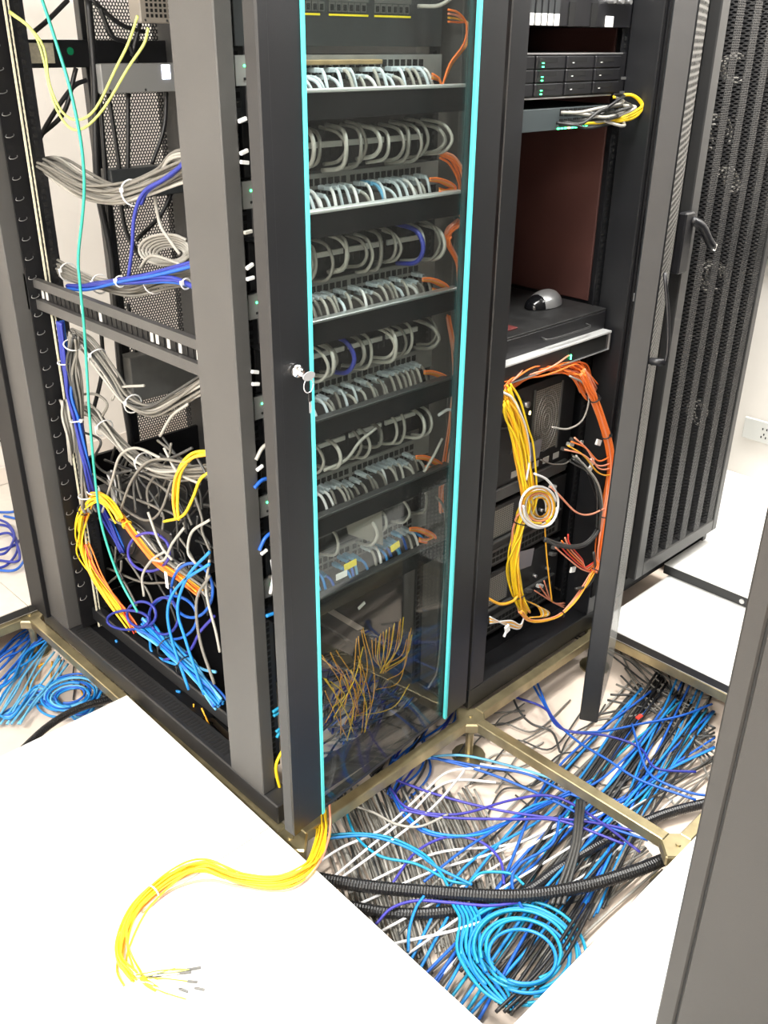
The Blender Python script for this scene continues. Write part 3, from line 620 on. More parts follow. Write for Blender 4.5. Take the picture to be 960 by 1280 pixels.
loops = [[(128, 640), (140, 600), (150, 570), (170, 560), (200, 572)], [(88, 500), (100, 494), (120, 493), (134, 505), (128, 520)], [(85, 520), (90, 535), (125, 550), (118, 575), (135, 592), (165, 588)], [(140, 500), (150, 485), (180, 482)],
         [(150, 640), (165, 600), (190, 575), (235, 578)], [(170, 640), (168, 600), (185, 580), (215, 572), (240, 560)], [(200, 545), (215, 520), (235, 505)], [(135, 600), (150, 630), (180, 650), (200, 640), (215, 600)], [(245, 570), (262, 600)], [(205, 560), (222, 590), (250, 605)]]
for i, pts in enumerate(loops):
    tag(cable(px(pts, 'x', .08+.01*(i % 4)), .0034, ['lgrey', 'grey', 'dgrey'][i % 3]), 'loose grey cord looping among the bundles in the lower side opening', 'cable', 'loose grey cords in the side opening')
random.seed(11)
for i in range(90):  # dark tangle
    u = random.uniform(135, 255); v = random.uniform(575, 720); d = random.uniform(0, PI)*.6+.2; l = random.uniform(25, 55)
    pts = [(u-l*math.cos(d), v-l*math.sin(d)*.7), (u+random.uniform(-10, 10), v+random.uniform(-10, 10)), (u+l*math.cos(d), v+l*math.sin(d)*.7), (u+l*math.cos(d)+random.uniform(0, 15), v+l*math.sin(d)+15)]
    c_ = random.choice(['dgrey', 'grey', 'black', 'black', 'dgrey', 'grey'])
    tag(cable(px(pts, 'x', random.uniform(.12, .28)), .0034, c_), CN[c_]+' cord in the tangle deep in the lower side opening', 'cable', CN[c_]+' tangle in the side opening')
bundle('grey cord bundle with clear plugs slanting down behind the orange fibres', px([(140, 590), (150, 640), (180, 665), (200, 690), (228, 712), (262, 740)], 'x', X0+.03), 12, .014, .0032, ['grey', 'lgrey', 'dgrey', 'white'], (.3, .8))
bundle('yellow fibre bundle arching down the open side to the base', px([(150, 650), (135, 628), (118, 622), (104, 640), (101, 672), (112, 710), (135, 745), (165, 785)], 'x', .06), 18, .012, .0022, ['yellow', 'yellow', 'amber', 'yellow'], (.42,), 'black', wob=.6)
bundle('orange fibre bundle running from the arch towards the front post', px([(106, 650), (112, 625), (128, 620), (150, 645), (170, 670), (195, 700), (225, 722), (250, 740)], 'x', .075), 12, .008, .0022, ['orange', 'amber', 'orange'], (.5,), 'yellow', wob=.5)
bundle('thin salmon fibres beside the yellow bundle', px([(108, 680), (122, 712), (140, 740), (155, 760), (172, 790)], 'x', .065), 4, .008, .002, ['orange', 'red'])
bundle('yellow cords hooking over the grey tangle near the front post', px([(262, 566), (240, 572), (224, 592), (220, 625), (222, 650)], 'x', .08), 3, .007, .0036, ['yellow', 'amber'])
tag(cable(px([(262, 590), (250, 600), (240, 625), (228, 645), (205, 652)], 'x', .08), .0036, 'yellow'), 'short yellow cord under the hooked pair near the front post', 'cable')
for i, (cu, cv, ru, rv) in enumerate([(160, 775, 26, 12), (177, 768, 18, 16), (205, 770, 18, 23), (240, 738, 26, 34), (216, 772, 30, 27), (186, 690, 26, 24)]):
    tag(cable(px([(cu+ru*math.cos(a), cv+rv*math.sin(a)) for a in np.linspace(.3+i, .3+i+6.2, 18)], 'x', .045+.006*i), .0038, ['navy', 'navy', 'navy', 'blue', 'blue', 'purple'][i], n=40), 'blue cord ring among the coils at the bottom of the side opening', 'cable', 'blue cord rings')
bundle('azure cable bundle tied along the inner base beam', px([(178, 780), (200, 800), (225, 825), (245, 845), (275, 880)], 'x', .055), 16, .019, .0036, ['azure', 'blue', 'azure', 'sky'], (.35, .6), 'black')
for i, pts in enumerate([[(236, 862), (215, 800), (210, 760), (225, 730), (262, 705)], [(255, 868), (232, 800), (222, 760), (235, 720), (262, 690)], [(268, 855), (250, 800), (246, 750), (262, 720)], [(145, 800), (155, 835), (175, 855), (205, 862)], [(148, 805), (165, 842), (190, 858), (225, 865)], [(188, 790), (190, 815), (212, 828), (240, 835)], [(205, 825), (235, 815), (250, 790), (268, 770)], [(225, 815), (250, 835), (270, 840)]]):
    tag(cable(px(pts, 'x', .04 if i < 3 else .075), .0038, ['azure', 'azure', 'grey', 'azure', 'azure', 'azure', 'purple', 'sky'][i]), 'azure cable curving loose near the base of the front post', 'cable', 'loose azure cables near the base')
for i, pts in enumerate([[(262, 700), (258, 740), (270, 790), (275, 815)], [(205, 690), (190, 700), (178, 720), (180, 745)], [(262, 650), (240, 665), (235, 690), (245, 705)], [(185, 640), (200, 680), (215, 700)], [(230, 660), (215, 680), (205, 700), (190, 700)]]):
    tag(cable(px(pts, 'x', .05), .0034, 'lgrey'), 'pale cord hanging loose beside the orange fibres', 'cable', 'pale cords near the orange fibres')
tag(bx('label_tag', -.001, .001, -.006, .006, -.025, .02, WHT), 'white paper flag hanging on a pale cord below the orange fibres', 'label').location = tuple(U(208, 724, 'x', .05))
for i, pts in enumerate([[(242, 880), (245, 910), (262, 945), (285, 955)], [(252, 885), (268, 920), (285, 945)], [(195, 880), (215, 872), (235, 880), (228, 895)]]):
    tag(cable(px(pts, 'x', .07), .0022 if i < 2 else .0036, ['amber', 'amber', 'dgrey'][i]), ['left thin amber fibre drooping inside the rack base', 'right thin amber fibre drooping inside the rack base', 'grey cable hook inside the rack base'][i], 'cable')
# black power cords in the rear, grey devices at the rear
for i, pts in enumerate([[(85, 0), (60, 25), (42, 40)], [(95, 85), (80, 140), (50, 170), (40, 190)], [(108, 100), (90, 110), (62, 150), (44, 185)], [(110, 0), (118, 100), (122, 230), (140, 330), (150, 460), (165, 560)], [(125, 10), (140, 45), (160, 55), (175, 90)],
                         [(135, 115), (148, 200), (150, 230)], [(160, 115), (160, 200), (158, 260)], [(208, 110), (205, 160), (190, 205)], [(125, 120), (132, 220), (138, 320)], [(150, 250), (158, 290), (175, 320)], [(215, 240), (200, 270), (170, 300)], [(115, 0), (150, 30), (180, 40)], [(175, 30), (165, 70)], [(125, 395), (128, 460), (115, 520)], [(160, 380), (170, 440), (178, 520)]]):
    tag(cable(px(pts, 'y', 1.02), .0055 if i != 3 else .009, 'black'), 'black power cord hanging in front of the perforated rear door', 'cable', 'black power cords at the rear')
def rear_box(u0, v0, u1, v1, y, m, label, disp=None):
    a = U(u0, v0, 'y', y); b = U(u1, v1, 'y', y); t = thing('power_unit', label, 'power unit', (a[0], y, b[2])); bx('body', 0, b[0]-a[0], 0, .05, 0, a[2]-b[2], m, t, .002)
    for q in (.08, .5, .92): MB().cyl(((b[0]-a[0])*q, -.001, .006), ((b[0]-a[0])*q, .001, .006), .003, 8).build('screw', CHROME, t)
    return t, b[0]-a[0], a[2]-b[2]
t, ww, hh = rear_box(125, 80, 232, 114, .99, mat('mid_grey_unit', (.24, .24, .235), .45), 'grey power unit with a lit display across the top of the rear door'); bx('display', ww*.72, ww*.82, -.002, .0, hh*.45, hh*.95, LEDB, t, 0)
t, ww, hh = rear_box(172, -20, 240, 30, .93, mat('beige_unit', (.3, .27, .23), .5), 'beige vented unit at the top beside the front post'); m = MB()
for i in range(7):
    for j in range(5): m.box(.015+i*.012, .021+i*.012, -.0012, .0005, .012+j*.011, .019+j*.011, HOLE)
m.build('vent_slots', None, t)
rear_box(162, 448, 250, 482, .98, GRYDEV, 'dark grey power unit behind the bundles below the side brace'); tag(bx('dark_backing_box', .14, .53, .62, 1.0, .30, .46, DARK, None, .004), 'plain black box added as dark backing behind the tangle in the nearest rack', 'backing box')  # last box is invented, a black backing that darkens the tangle
rear_box(138, 213, 240, 240, 1.0, DGRY, 'dark power unit behind the upper grey bundle')

# gap between front post and door: little plugs and cords at the left ears are parts of switches already; a few extra stubs
for i, (v, c) in enumerate([(150, 'white'), (190, 'white'), (203, 'white'), (290, 'lgrey'), (333, 'white'), (348, 'white'), (465, 'white'), (480, 'white'), (585, 'white'), (690, 'white')]):
    uu = 303+(v-150)*.05; b = U(uu, v, 'y', .09); o = MB().box(-.008, .008, -.003, .003, -.003, .003, None, Matrix.Rotation(random.uniform(-.5, .3), 4, 'Y'), .001).build('plug', CM[c]); o.location = tuple(b)
    tag(o, 'white cord stub showing in the gap between front post and glass door', 'plug', 'stubs in the door gap')
for i, (pts, c, lb) in enumerate([([(318, 610), (328, 600), (342, 597)], 'blue', 'short blue cord in the door gap, upper one'), ([(324, 688), (332, 672), (345, 662)], 'blue', 'thick blue cord in the door gap, middle one'), ([(320, 575), (328, 560), (338, 553)], 'lgrey', 'pale cord arching in the door gap'),
                                  ([(340, 700), (342, 720), (338, 742)], 'white', 'white cord hanging in the door gap low down'), ([(333, 770), (345, 766), (352, 765)], 'azure', 'azure cord crossing the door gap'), ([(341, 890), (352, 885), (355, 905), (345, 915)], 'cyan', 'teal cord loop low in the door gap'), ([(354, 936), (345, 958), (350, 985), (357, 1003)], 'yellow', 'yellow fibre curving in the door gap near the floor'), ([(342, 895), (352, 890), (357, 900), (346, 922)], 'cyan', 'second teal cord loop low in the door gap')]):
    tag(cable(px(pts, 'y', .09), .0038, c), lb, 'cable')

# ================================================================== RACK 2 EQUIPMENT
STL2 = mat('grey_ear_steel', (.12, .12, .12), .4)
def dev(name, label, cat, z0, z1, y=.10, x0=.672, x1=1.128, depth=.45, m=DARK, ear=True):
    t = thing(name, label, cat, (x0, y, z0)); w_ = x1-x0
    bx('body', .012, w_-.012, .002, depth, 0, z1-z0, m, t, .001)
    if ear: bx('faceplate', 0, w_, -.003, .002, 0, z1-z0, m, t, .001)
    return t, w_, z1-z0
zt_ = U(730, 30, 'y', .09)[2]
t, w_, h_ = dev('blade_chassis', 'dark chassis with white card levers at the very top of the middle rack', 'chassis', zt_-.005, zt_+.18)
for i in range(7): bx('card_lever', .045+i*.021, .059+i*.021, -.008, -.003, .0, .022, WHT, t, .001); bx('card', .045+i*.021, .061+i*.021, -.006, -.003, .022, .12, DGRY, t, .001)
for x in (.22, .30): bx('vent', x, x+.022, -.005, -.0025, .0, .045, HOLE, t, 0)
bx('white_tag', .355, .385, -.006, -.003, -.0, .022, WHT, t, .001); 
for i in range(5): MB().cyl((.36+.016*i, -.02, .05+.006*(i % 2)), (.362+.016*i, -.003, .05), .005, 8).build('connector', SILV, t)
za, zb_ = U(720, 66, 'y', .09)[2], U(720, 122, 'y', .09)[2]
t, w_, h_ = dev('disk_array', 'black disk array with twelve drive bays and green lights in the middle rack', 'disk array', zb_, za, m=DARK)
bx('top_edge', 0, w_-.02, -.006, -.002, h_-.003, h_, SILV, t, 0); bx('bottom_edge', 0, w_-.05, -.006, -.002, 0, .003, SILV, t, 0)
for r_ in range(3):
    for c_ in range(4):
        x = .012+c_*.105; z = .006+r_*(h_-.010)/3; hh = (h_-.016)/3
        b = bx('drive_bay', x, x+.098, -.010, -.003, z, z+hh, DARK, t, .0015); bx('latch', x+.008, x+.07, -.0105, -.0098, z+hh*.5, z+hh*.85, HOLE, b, 0)
        bx('status_light', x+.018, x+.024, -.0112, -.0098, z+hh*.42, z+hh*.5, LEDG if c_ == 1 else LGT, b, 0)
        if c_ == 1: bx('status_light', x+.018, x+.024, -.0112, -.0098, z+hh*.12, z+hh*.22, LEDG, b, 0)
MB().box(w_-.012, w_+.012, -.004, -.001, .002, .008, STL2).box(w_-.012, w_+.012, -.004, -.001, .032, .038, STL2).box(w_+.009, w_+.012, -.004, -.001, .002, .038, STL2).build('ear', None, t)
za, zb_ = U(720, 134, 'y', .09)[2], U(720, 161, 'y', .09)[2]
t, w_, h_ = dev('network_switch', 'slate grey switch with black cords and green lights in the middle rack', 'network switch', zb_, za, m=mat('slate_face', (.05, .062, .066), .4))
m = MB()
for i in range(12):
    for j in (0, 1): m.box(.22+i*.0165, .2325+i*.0165, -.0042, -.0028, .008+j*.02, .022+j*.02, HOLE)
m.build('port_rows', None, t)
for i in range(9): bx('status_light', .215+i*.013, .223+i*.013, -.0045, -.003, .001, .004, LEDG if i not in (3,) else LEDY, t, 0)
for i in range(9):
    x = .88+.014*i; z = zb_+.015+.02*(i % 2)
    o = cable([(x, .095, z), (x+.02, .06, z+random.uniform(-.005, .005)), (x+.06+.01*i*.3, .05-.003*i, z-.01+.018*(i % 3)), (1.07+.006*(i % 4), .06, z+.015*(i % 3)), (1.085, .09, z+.03)], .0036, ['black', 'lgrey', 'dgrey', 'lgrey', 'black'][i % 5], 'patch_cable')
    tag(o, 'dark or pale cord swept to the right from the slate grey switch', 'patch cord', 'cords of the slate grey switch')
for i in range(3): tag(cable([(.98+.02*i, .09, zb_+.01), (1.03, .06, zb_+.012), (1.10, .045, zb_+.018+.006*i), (1.135, .045, zb_+.04+.003*i), (1.11, .06, zb_+.065), (1.08, .09, zb_+.06)], .0036, 'yellow', 'patch_cable'), 'yellow cord looping at the right end of the slate grey switch', 'patch cord', 'yellow cords of the slate grey switch')
# shelf tray + mouse, keyboard drawer
zs = U(700, 388, 'y', .12)[2]
t, w_, h_ = dev('keyboard_drawer', 'black sliding drawer with a thin wire handle in the middle rack', 'drawer', zs-.060, zs-.012, y=.07, depth=.40, x0=.685, x1=1.12)
MB().tube(spline([(.17, -.003, .03), (.175, -.02, .028), (.22, -.024, .028), (.30, -.024, .028), (.345, -.02, .028), (.35, -.003, .03)], 22), .0024, 6).build('handle', STL, t, True)
bx('tray_top', -.002, w_+.002, -.002, .4, h_, h_+.006, mat('worn_tray', (.014, .014, .014), .5, noise=.4, nscale=25), t, .001)
bx('dish', .02, .12, .03, .12, h_+.006, h_+.010, mat('dull_red', (.12, .02, .018), .6), t, .001)
# mouse
mt = thing('computer_mouse', 'black and silver computer mouse resting on the drawer tray', 'computer mouse', tuple(U(680, 381, 'z', zs-.004)))
def dome(rx, ry, rz, a0, a1, mm, nm):
    m = MB(); nu, nv = 20, 8
    for j in range(nv+1):
        ph = (PI/2)*j/nv
        for i in range(nu+1):
            th = a0+(a1-a0)*i/nu; m.v.append((rx*math.cos(th)*math.cos(ph), ry*math.sin(th)*math.cos(ph), rz*math.sin(ph)*(1+.12*math.cos(th)*math.cos(ph))))
    for j in range(nv):
        for i in range(nu): q = j*(nu+1)+i; m.f.append([q, q+1, q+nu+2, q+nu+1]); m.m.append(0)
    return m.build(nm, mm, mt, True)
dome(.058, .036, .038, 0, 2*PI, SILV, 'shell')
o = dome(.046, .031, .032, 0, 2*PI, mat('gloss_black_top', (.006, .006, .007), .15), 'black_cover'); o.location = (-.021, .000, .0)
# thin wires in the dark void
for i, pts in enumerate([[(640, 285), (655, 293), (672, 290), (690, 272), (697, 266)], [(638, 328), (655, 325), (672, 312)]]):
    tag(cable(px(pts, 'y', .45), .002, 'dgrey'), ['upper', 'lower'][i]+' thin grey wire in the dark void above the mouse', 'cable')
# silver-edged 1U
za, zb_ = U(690, 436, 'y', .05)[2], U(690, 452, 'y', .05)[2]
t, w_, h_ = dev('console_unit', 'black console unit with bright silver top edge above the orange fibres', 'console unit', zb_-.016, za, y=.05, depth=.4, x0=.68, x1=1.115)
bx('silver_edge', 0, w_, -.010, .03, h_-.004, h_+.001, BRUSH, t, .0005); bx('silver_line', 0, w_, -.008, -.003, 0, .0015, SILV, t, 0); bx('silver_end', w_-.0015, w_, -.008, -.003, 0, h_, SILV, t, 0)
bx('port_window', w_*.62, w_-.012, -.0045, -.003, .006, h_-.008, HOLE, t, 0); bx('status_light', w_*.62, w_*.62+.003, -.007, -.0045, .008, .02, LEDG, t, 0)
# three big chassis
GR = perf_mat('fan_grille_mesh', .006, .0022, (0, 2), (.34, .33, .29), False)
BIG = [(U(690, 480, 'y', .14)[2], U(690, 592, 'y', .14)[2]), (U(690, 600, 'y', .14)[2], U(690, 668, 'y', .14)[2]), (U(690, 676, 'y', .14)[2], U(690, 745, 'y', .14)[2])]
BIG[0] = (BIG[0][0]+.02, BIG[0][1]); 
MIDG = mat('module_grey', (.085, .085, .082), .4, noise=.15, nscale=20)
SRVM = mat('server_charcoal', (.022, .022, .023), .4, noise=.2, nscale=15)
for k, (za, zb_) in enumerate(BIG):
    t, w_, h_ = dev('storage_server', ['dark server with round fan grille and thumb screws below the console unit', 'dark server with small module rows behind the white fibre coil', 'lowest dark server with mesh front in the middle rack'][k], 'server', zb_, za, y=.14, depth=.5, m=SRVM)
    if k == 0:
        for cx in (.055, .33):
            m = MB().box(cx-.055, cx+.055, -.004, -.0035, h_*.30, h_*.92, GR); m.build('fan_grille', None, t)
            bx('grille_frame', cx-.062, cx-.055, -.008, -.003, h_*.28, h_*.94, MIDG, t, .001); bx('grille_frame', cx+.055, cx+.062, -.008, -.003, h_*.28, h_*.94, MIDG, t, .001)
            for q in (.2, .36, .52, .68, .84):
                MB().tube([(cx+.05*math.cos(a)*q/.84*1.0, -.007, h_*.6+h_*.3*math.sin(a)*q/.84) for a in np.linspace(0, 2*PI, 21)], .0009, 4).build('guard_ring', SILV, t, True)
        for x in (.165, .225): MB().cyl((x, -.022, h_*.86), (x, -.003, h_*.86), .009, 12).build('thumb_screw', SILV, t, True)
        MB().tube(spline([(.14, -.004, h_*.7), (.19, -.025, h_*.68), (.19, -.03, h_*.6), (.165, -.02, h_*.45)], 12), .003, 6).build('handle', MIDG, t, True)
        bx('power_inlet', .215, .245, -.02, -.003, h_*.62, h_*.74, HOLE, t, .002); bx('status_light', .232, .237, -.022, -.0195, h_*.76, h_*.79, LEDY, t, 0)
        for i in range(5): bx('label', .20+i*.045, .225+i*.045, -.0045, -.003, h_*.16, h_*.22, LGT, t, 0)
        bx('module_row', .01, w_-.02, -.012, -.003, .0, h_*.12, MIDG, t, .002)
    else:
        m = MB()
        for j in range(2):
            for i in range(26): m.box(.02+i*.0155, .032+i*.0155, -.006, -.0045, h_*.08+j*.018, h_*.08+.012+j*.018, HOLE)
        bx('port_module', .01, w_-.02, -.005, -.003, h_*.04, h_*.30, MIDG, t, .001); m.build('port_rows', None, t)
        bx('divider', .01, w_-.02, -.012, -.003, h_*.42, h_*.455, MIDG, t, .001); bx('grille', .02, .22, -.0045, -.004, h_*.5, h_*.95, GR, t, 0)
        bx('label', .035, .065, -.0065, -.005, h_*.12, h_*.24, LGT, t, 0)
        for x in (.24, .34, .4): MB().cyl((x, -.015, h_*.6), (x, -.003, h_*.6), .005, 10).build('thumb_screw', SILV, t, True)
        if k == 1: bx('blue_module', .02, .10, -.02, -.003, h_*.62, h_*.8, mat('blue_latch', (.03, .08, .25), .4), t, .001)
    za_ = za
def paper(u0, v0, u1, v1, y, lb):
    c = [U(u0, v0+6, 'y', y), U(u1, v0, 'y', y), U(u1-4, v1-8, 'y', y), U(u0-2, v1, 'y', y)]
    m = MB().quad(*c).quad(*[p+np.array([0, .001, 0]) for p in c][::-1]); tag(m.build('paper_label', mat('lilac_paper', (.27, .26, .28), .6)), lb, 'label')
paper(661, 548, 678, 580, .12, 'grey paper label behind the upper yellow fibres'); paper(645, 685, 668, 715, .12, 'grey paper label with small print square behind the lower yellow fibres')
t = bx('wall_plate', 1.128-.61+.01, 1.19-.61, .015, .02, .12, 1.9, BLK2, r2, 0)
# orange bundle
bundle('orange fibre fan gathered under the silver-edged console unit', px([(618, 487), (640, 476), (665, 462), (695, 455), (722, 462), (738, 490)], 'y', .06), 34, .021, .0022, ['orange', 'orange', 'salmon', 'orange'], wob=.5, fray=.06)
bundle('thick orange fibre bundle hanging down the right post of the middle rack', px([(728, 465), (737, 485), (744, 500), (752, 525), (761, 560), (763, 595), (756, 640), (750, 680), (748, 700), (742, 715)], 'y', .0), 18, .009, .0022, ['orange', 'orange', 'salmon', 'orange'], (.22, .4, .68, .98), 'black', wob=.4)
bundle('orange and grey fibres curving from the lower tie towards the rack base', px([(742, 715), (730, 735), (715, 755), (695, 772), (665, 777), (650, 765)], 'y', .0), 6, .005, .002, ['orange', 'amber', 'salmon'], (.55,), 'black', wob=.4)
for i in range(4): tag(cable(px([(706+4*i, 562-5*i), (728+2*i, 568-4*i+6*(i % 2)), (748, 582-3*i+12*(i % 2)), (764, 578-4*i+18*(i % 2)), (768, 570)], 'y', .0), .0022, ['salmon', 'amber', 'orange'][i % 3]), 'orange fibre plugged into the server beside the right post', 'fibre cord', 'orange fibres at the upper server')
for i in range(5): tag(cable(px([(746, 700), (742-3*i, 714-i), (728, 712-3*i), (712, 700-5*i), (694+4*i, 684-4*i)], 'y', .005), .0022, ['salmon', 'red', 'orange'][i % 3]), 'salmon fibre looping into the lowest server beside the lower tie', 'fibre cord', 'salmon fibres at the lowest server')
for i in range(3): tag(cable(px([(706, 760-3*i), (690, 752), (668+6*i, 738-6*i)], 'y', .08), .0022, 'salmon'), 'short red fibre with clip near the base of the middle rack', 'fibre cord', 'short red fibres near the base')
tag(cable(px([(688, 608), (700, 620), (720, 640), (738, 643), (760, 633)], 'y', .0), .0026, 'salmon'), 'single salmon fibre crossing to the orange bundle at mid height', 'fibre cord')
for i, (u, v) in enumerate([(705, 561), (712, 555), (716, 549), (690, 608), (693, 684), (702, 680), (690, 692), (674, 732), (660, 738), (726, 552)]):
    o = MB().box(-.012, .012, -.008, .004, -.005, .005, None, Matrix.Rotation(.35, 4, 'Y'), .001).build('fibre_connector', LGT if i % 2 else GRYDEV); o.location = tuple(U(u, v, 'y', .11)); tag(o, 'small pale fibre connector pushed into a dark server', 'connector', 'fibre connectors')
for i, (u, v) in enumerate([(748, 553), (740, 577), (737, 587), (716, 712), (634, 786)]):
    o = MB().box(-.011, .011, -.003, .003, -.008, .008, None, Matrix.Rotation(.4+i, 4, 'Y'), .001).build('label_tag', WHT); o.location = tuple(U(u, v, 'y', .01))
    tag(o, ['white tag on the orange bundle, highest of four', 'white tag on the orange fibres, second from the top', 'white tag on the dark cords, third from the top', 'white tag beside the lower tie of the orange bundle', 'white knot of tape at the end of the yellow fibres near the base'][i], 'label')
bundle('black cords dropping beside the orange bundle at mid height', px([(716, 572), (730, 583), (742, 600), (750, 630), (748, 660)], 'y', .005), 7, .009, .0028, ['dgrey', 'black', 'lgrey'])
bundle('black cords curving behind the lower orange tie', px([(680, 674), (705, 683), (730, 680), (748, 662), (754, 640)], 'y', .005), 4, .005, .003, ['dgrey', 'black'])
tag(cable(px([(742, 690), (744, 715), (735, 732), (720, 736)], 'y', .0), .004, 'dgrey'), 'dark grey cord hooking below the lower orange tie', 'cable')
tag(cable(px([(712, 470), (730, 480), (736, 500), (728, 525), (710, 536), (690, 534)], 'y', .015), .0024, 'lgrey'), 'thin silver wire arching round the fan grille', 'cable')
tag(cable(px([(676, 575), (690, 580), (705, 580), (713, 575)], 'y', .08), .0022, 'grey'), 'thin grey wire sagging under the fan server', 'cable')
# yellow bundle
bundle('yellow fibre bundle hanging at the left of the middle rack', px([(628, 486), (640, 510), (648, 545), (655, 585), (660, 620), (652, 650), (645, 680), (642, 710), (648, 745), (656, 765)], 'y', .04), 22, .014, .0026, ['yellow', 'yellow', 'yellow', 'amber', 'yellow', 'salmon'], (.58, .88), 'black', wob=.5)
bundle('inner yellow fibre strands bowed in front of the servers', px([(628, 500), (640, 530), (650, 580), (656, 625), (660, 640)], 'y', .03), 9, .012, .0026, ['yellow', 'amber', 'yellow'], wob=.5)
tag(cable(px([(638, 480), (650, 500), (660, 535), (667, 560), (671, 620), (665, 645)], 'y', .03), .0026, 'yellow'), 'outermost yellow fibre bowed to the right of the bundle', 'fibre cord')
tag(cable(px([(628, 490), (642, 500), (657, 535), (662, 570), (658, 600)], 'y', .025), .003, 'white'), 'white fibre running among the yellow ones', 'fibre cord')
for i in range(11):
    ru, rv = 22-i*1.5+random.uniform(-1.5, 1.5), 24-i*1.3+random.uniform(-2, 2)
    o = cable(px([(673+i*.3+ru*math.cos(a), 634+rv*math.sin(a)) for a in np.linspace(i*.7, i*.7+6.0, 16)], 'y', .01+.003*i), .0024 if i else .0032, ['white', 'amber', 'yellow', 'white', 'salmon', 'amber', 'white'][i % 7], n=36); tag(o, 'fibre cord in the round coil hung in front of the servers', 'fibre cord', 'round coil of white and amber fibres')
tag(cable(px([(668, 592), (684, 600), (696, 618), (697, 638), (688, 655), (672, 658), (658, 648), (654, 632)], 'y', .0), .0032, 'white'), 'thick white fibre on the outside of the round coil', 'fibre cord')
tag(cable(px([(681, 656), (683, 690), (686, 720), (690, 752)], 'y', .02), .0022, 'amber'), 'amber fibre dropping straight from the round coil to the base', 'fibre cord')
for i in range(8): tag(cable(px([(652, 748), (660+2*i, 752+i), (672+2*i, 758+i), (676+i, 770), (662, 772)], 'y', .03), .0022, ['amber', 'yellow', 'white', 'amber'][i % 4]), 'amber fibre curl at the lower end of the yellow bundle', 'fibre cord', 'amber curls near the base')
for i in range(5): tag(cable(px([(655, 772), (650, 785-i), (638, 784-2*i), (612, 771+2*i)], 'y', .03), .0024, ['white', 'amber'][i % 2]), 'cream fibre end reaching left near the rack base', 'fibre cord', 'cream fibre ends near the base')
tag(cable(px([(608, 747), (625, 755), (640, 752), (647, 745)], 'y', .03), .004, 'amber'), 'amber fibre sleeve entering from the left post near the base', 'fibre cord')
tag(cable(px([(634, 786), (630, 796)], 'y', .01), .004, 'white'), 'white tape tail hanging near the rack base', 'tape')

# ================================================================== YELLOW BUNDLE ON THE WHITE TILES
Z1 = FT+.014
P = px([(398, 1006), (402, 1030)], 'y', .02)
pts = [U(404, 1018, 'y', .01), U(400, 1050, 'z', .0), U(384, 1085, 'z', FT+.012)]+[U(u, v, 'z', Z1) for u, v in ((350, 1102), (300, 1098), (255, 1083), (215, 1098), (175, 1132), (155, 1170), (152, 1200), (166, 1222))]
bundle('yellow fibre bundle snaking from under the glass door over the white floor tiles', pts, 22, .012, .0020, ['yellow', 'yellow', 'yellow', 'yellow', 'amber'], (.66,), 'white', wob=.7)
tag(cable([U(412, 1005, 'y', .0), U(412, 1040, 'z', -.0), U(398, 1080, 'z', FT+.012)]+[U(u, v, 'z', FT+.004) for u, v in ((360, 1112), (300, 1108), (258, 1100), (215, 1112), (178, 1140))], .0026, 'salmon'), 'single salmon fibre following the yellow bundle on the tiles', 'fibre cord')
tag(cable([U(u, v, 'z', FT+.004) for u, v in ((245, 1078), (225, 1084), (205, 1100), (192, 1112))], .002, 'salmon'), 'short brown-orange fibre along the upper side of the yellow bundle', 'fibre cord')
random.seed(5)
for i in range(12):
    a = (168+random.uniform(0, 14), 1222+random.uniform(-3, 9)); l = random.uniform(25, 70); th = random.uniform(-.25, .4); b = (a[0]+l*math.cos(th), a[1]+l*math.sin(th))
    o = cable([U(a[0], a[1], 'z', FT+.006), U((a[0]+b[0])/2, (a[1]+b[1])/2+random.uniform(-4, 4), 'z', FT+.012), U(b[0], b[1], 'z', FT+.004)], .0012, ['yellow', 'white', 'white', 'dgrey', 'pale'][i % 5], 'fibre_end', sides=5, n=10); tag(o, 'thin fibre end with clear connector fanned out on the white tile', 'fibre end', 'fanned fibre ends on the tile')
    d = U(b[0], b[1], 'z', FT+.004)-U(a[0], a[1], 'z', FT+.004); d /= np.linalg.norm(d); e = U(b[0], b[1], 'z', FT+.004)
    MB().cyl(e, e+d*.018, .0024, 8).build('connector', GRYDEV if i % 3 else LGT, o)
tag(cable([U(u, v, 'z', FT+.006) for u, v in ((178, 1222), (185, 1230), (195, 1236))], .006, 'yellow'), 'yellow protective sleeve end on the tile beside the fanned fibres', 'sleeve')

# ================================================================== UNDERFLOOR CABLES
random.seed(3)
def fcable(pp, z, r, col, n=None, nm='network_cable'):
    return cable([U(p[0], p[1], 'z', (p[2] if len(p) > 2 else z)) for p in pp], r, col, nm, n=n)
def lerp(a, b, t): return (a[0]+(b[0]-a[0])*t, a[1]+(b[1]-a[1])*t)
def flow(n, a0, a1, b0, b1, z0, z1, cols, label, grp, r=.0032, wig=10, bend=(0, 0), cat='cable'):
    for i in range(n):
        t = (i+random.uniform(-.4, .4))/max(1, n-1); t = min(1, max(0, t)); u = min(1, max(0, t+random.uniform(-.12, .12)))
        a = lerp(a0, a1, t); b = lerp(b0, b1, u); z = random.uniform(z0, z1)
        m1 = lerp(a, b, .33); m2 = lerp(a, b, .66)
        pp = [a, (m1[0]+bend[0]+random.uniform(-wig, wig), m1[1]+bend[1]+random.uniform(-wig, wig), z+random.uniform(0, .006)), (m2[0]+bend[0]*.7+random.uniform(-wig, wig), m2[1]+bend[1]*.7+random.uniform(-wig, wig), z), b]
        c_ = random.choice(cols); lb = CN[c_]+' '+label[label.index('cable'):]; tag(fcable(pp, z, r, c_, n=24), lb, cat, CN[c_]+' '+grp)
B0 = SZ+.005
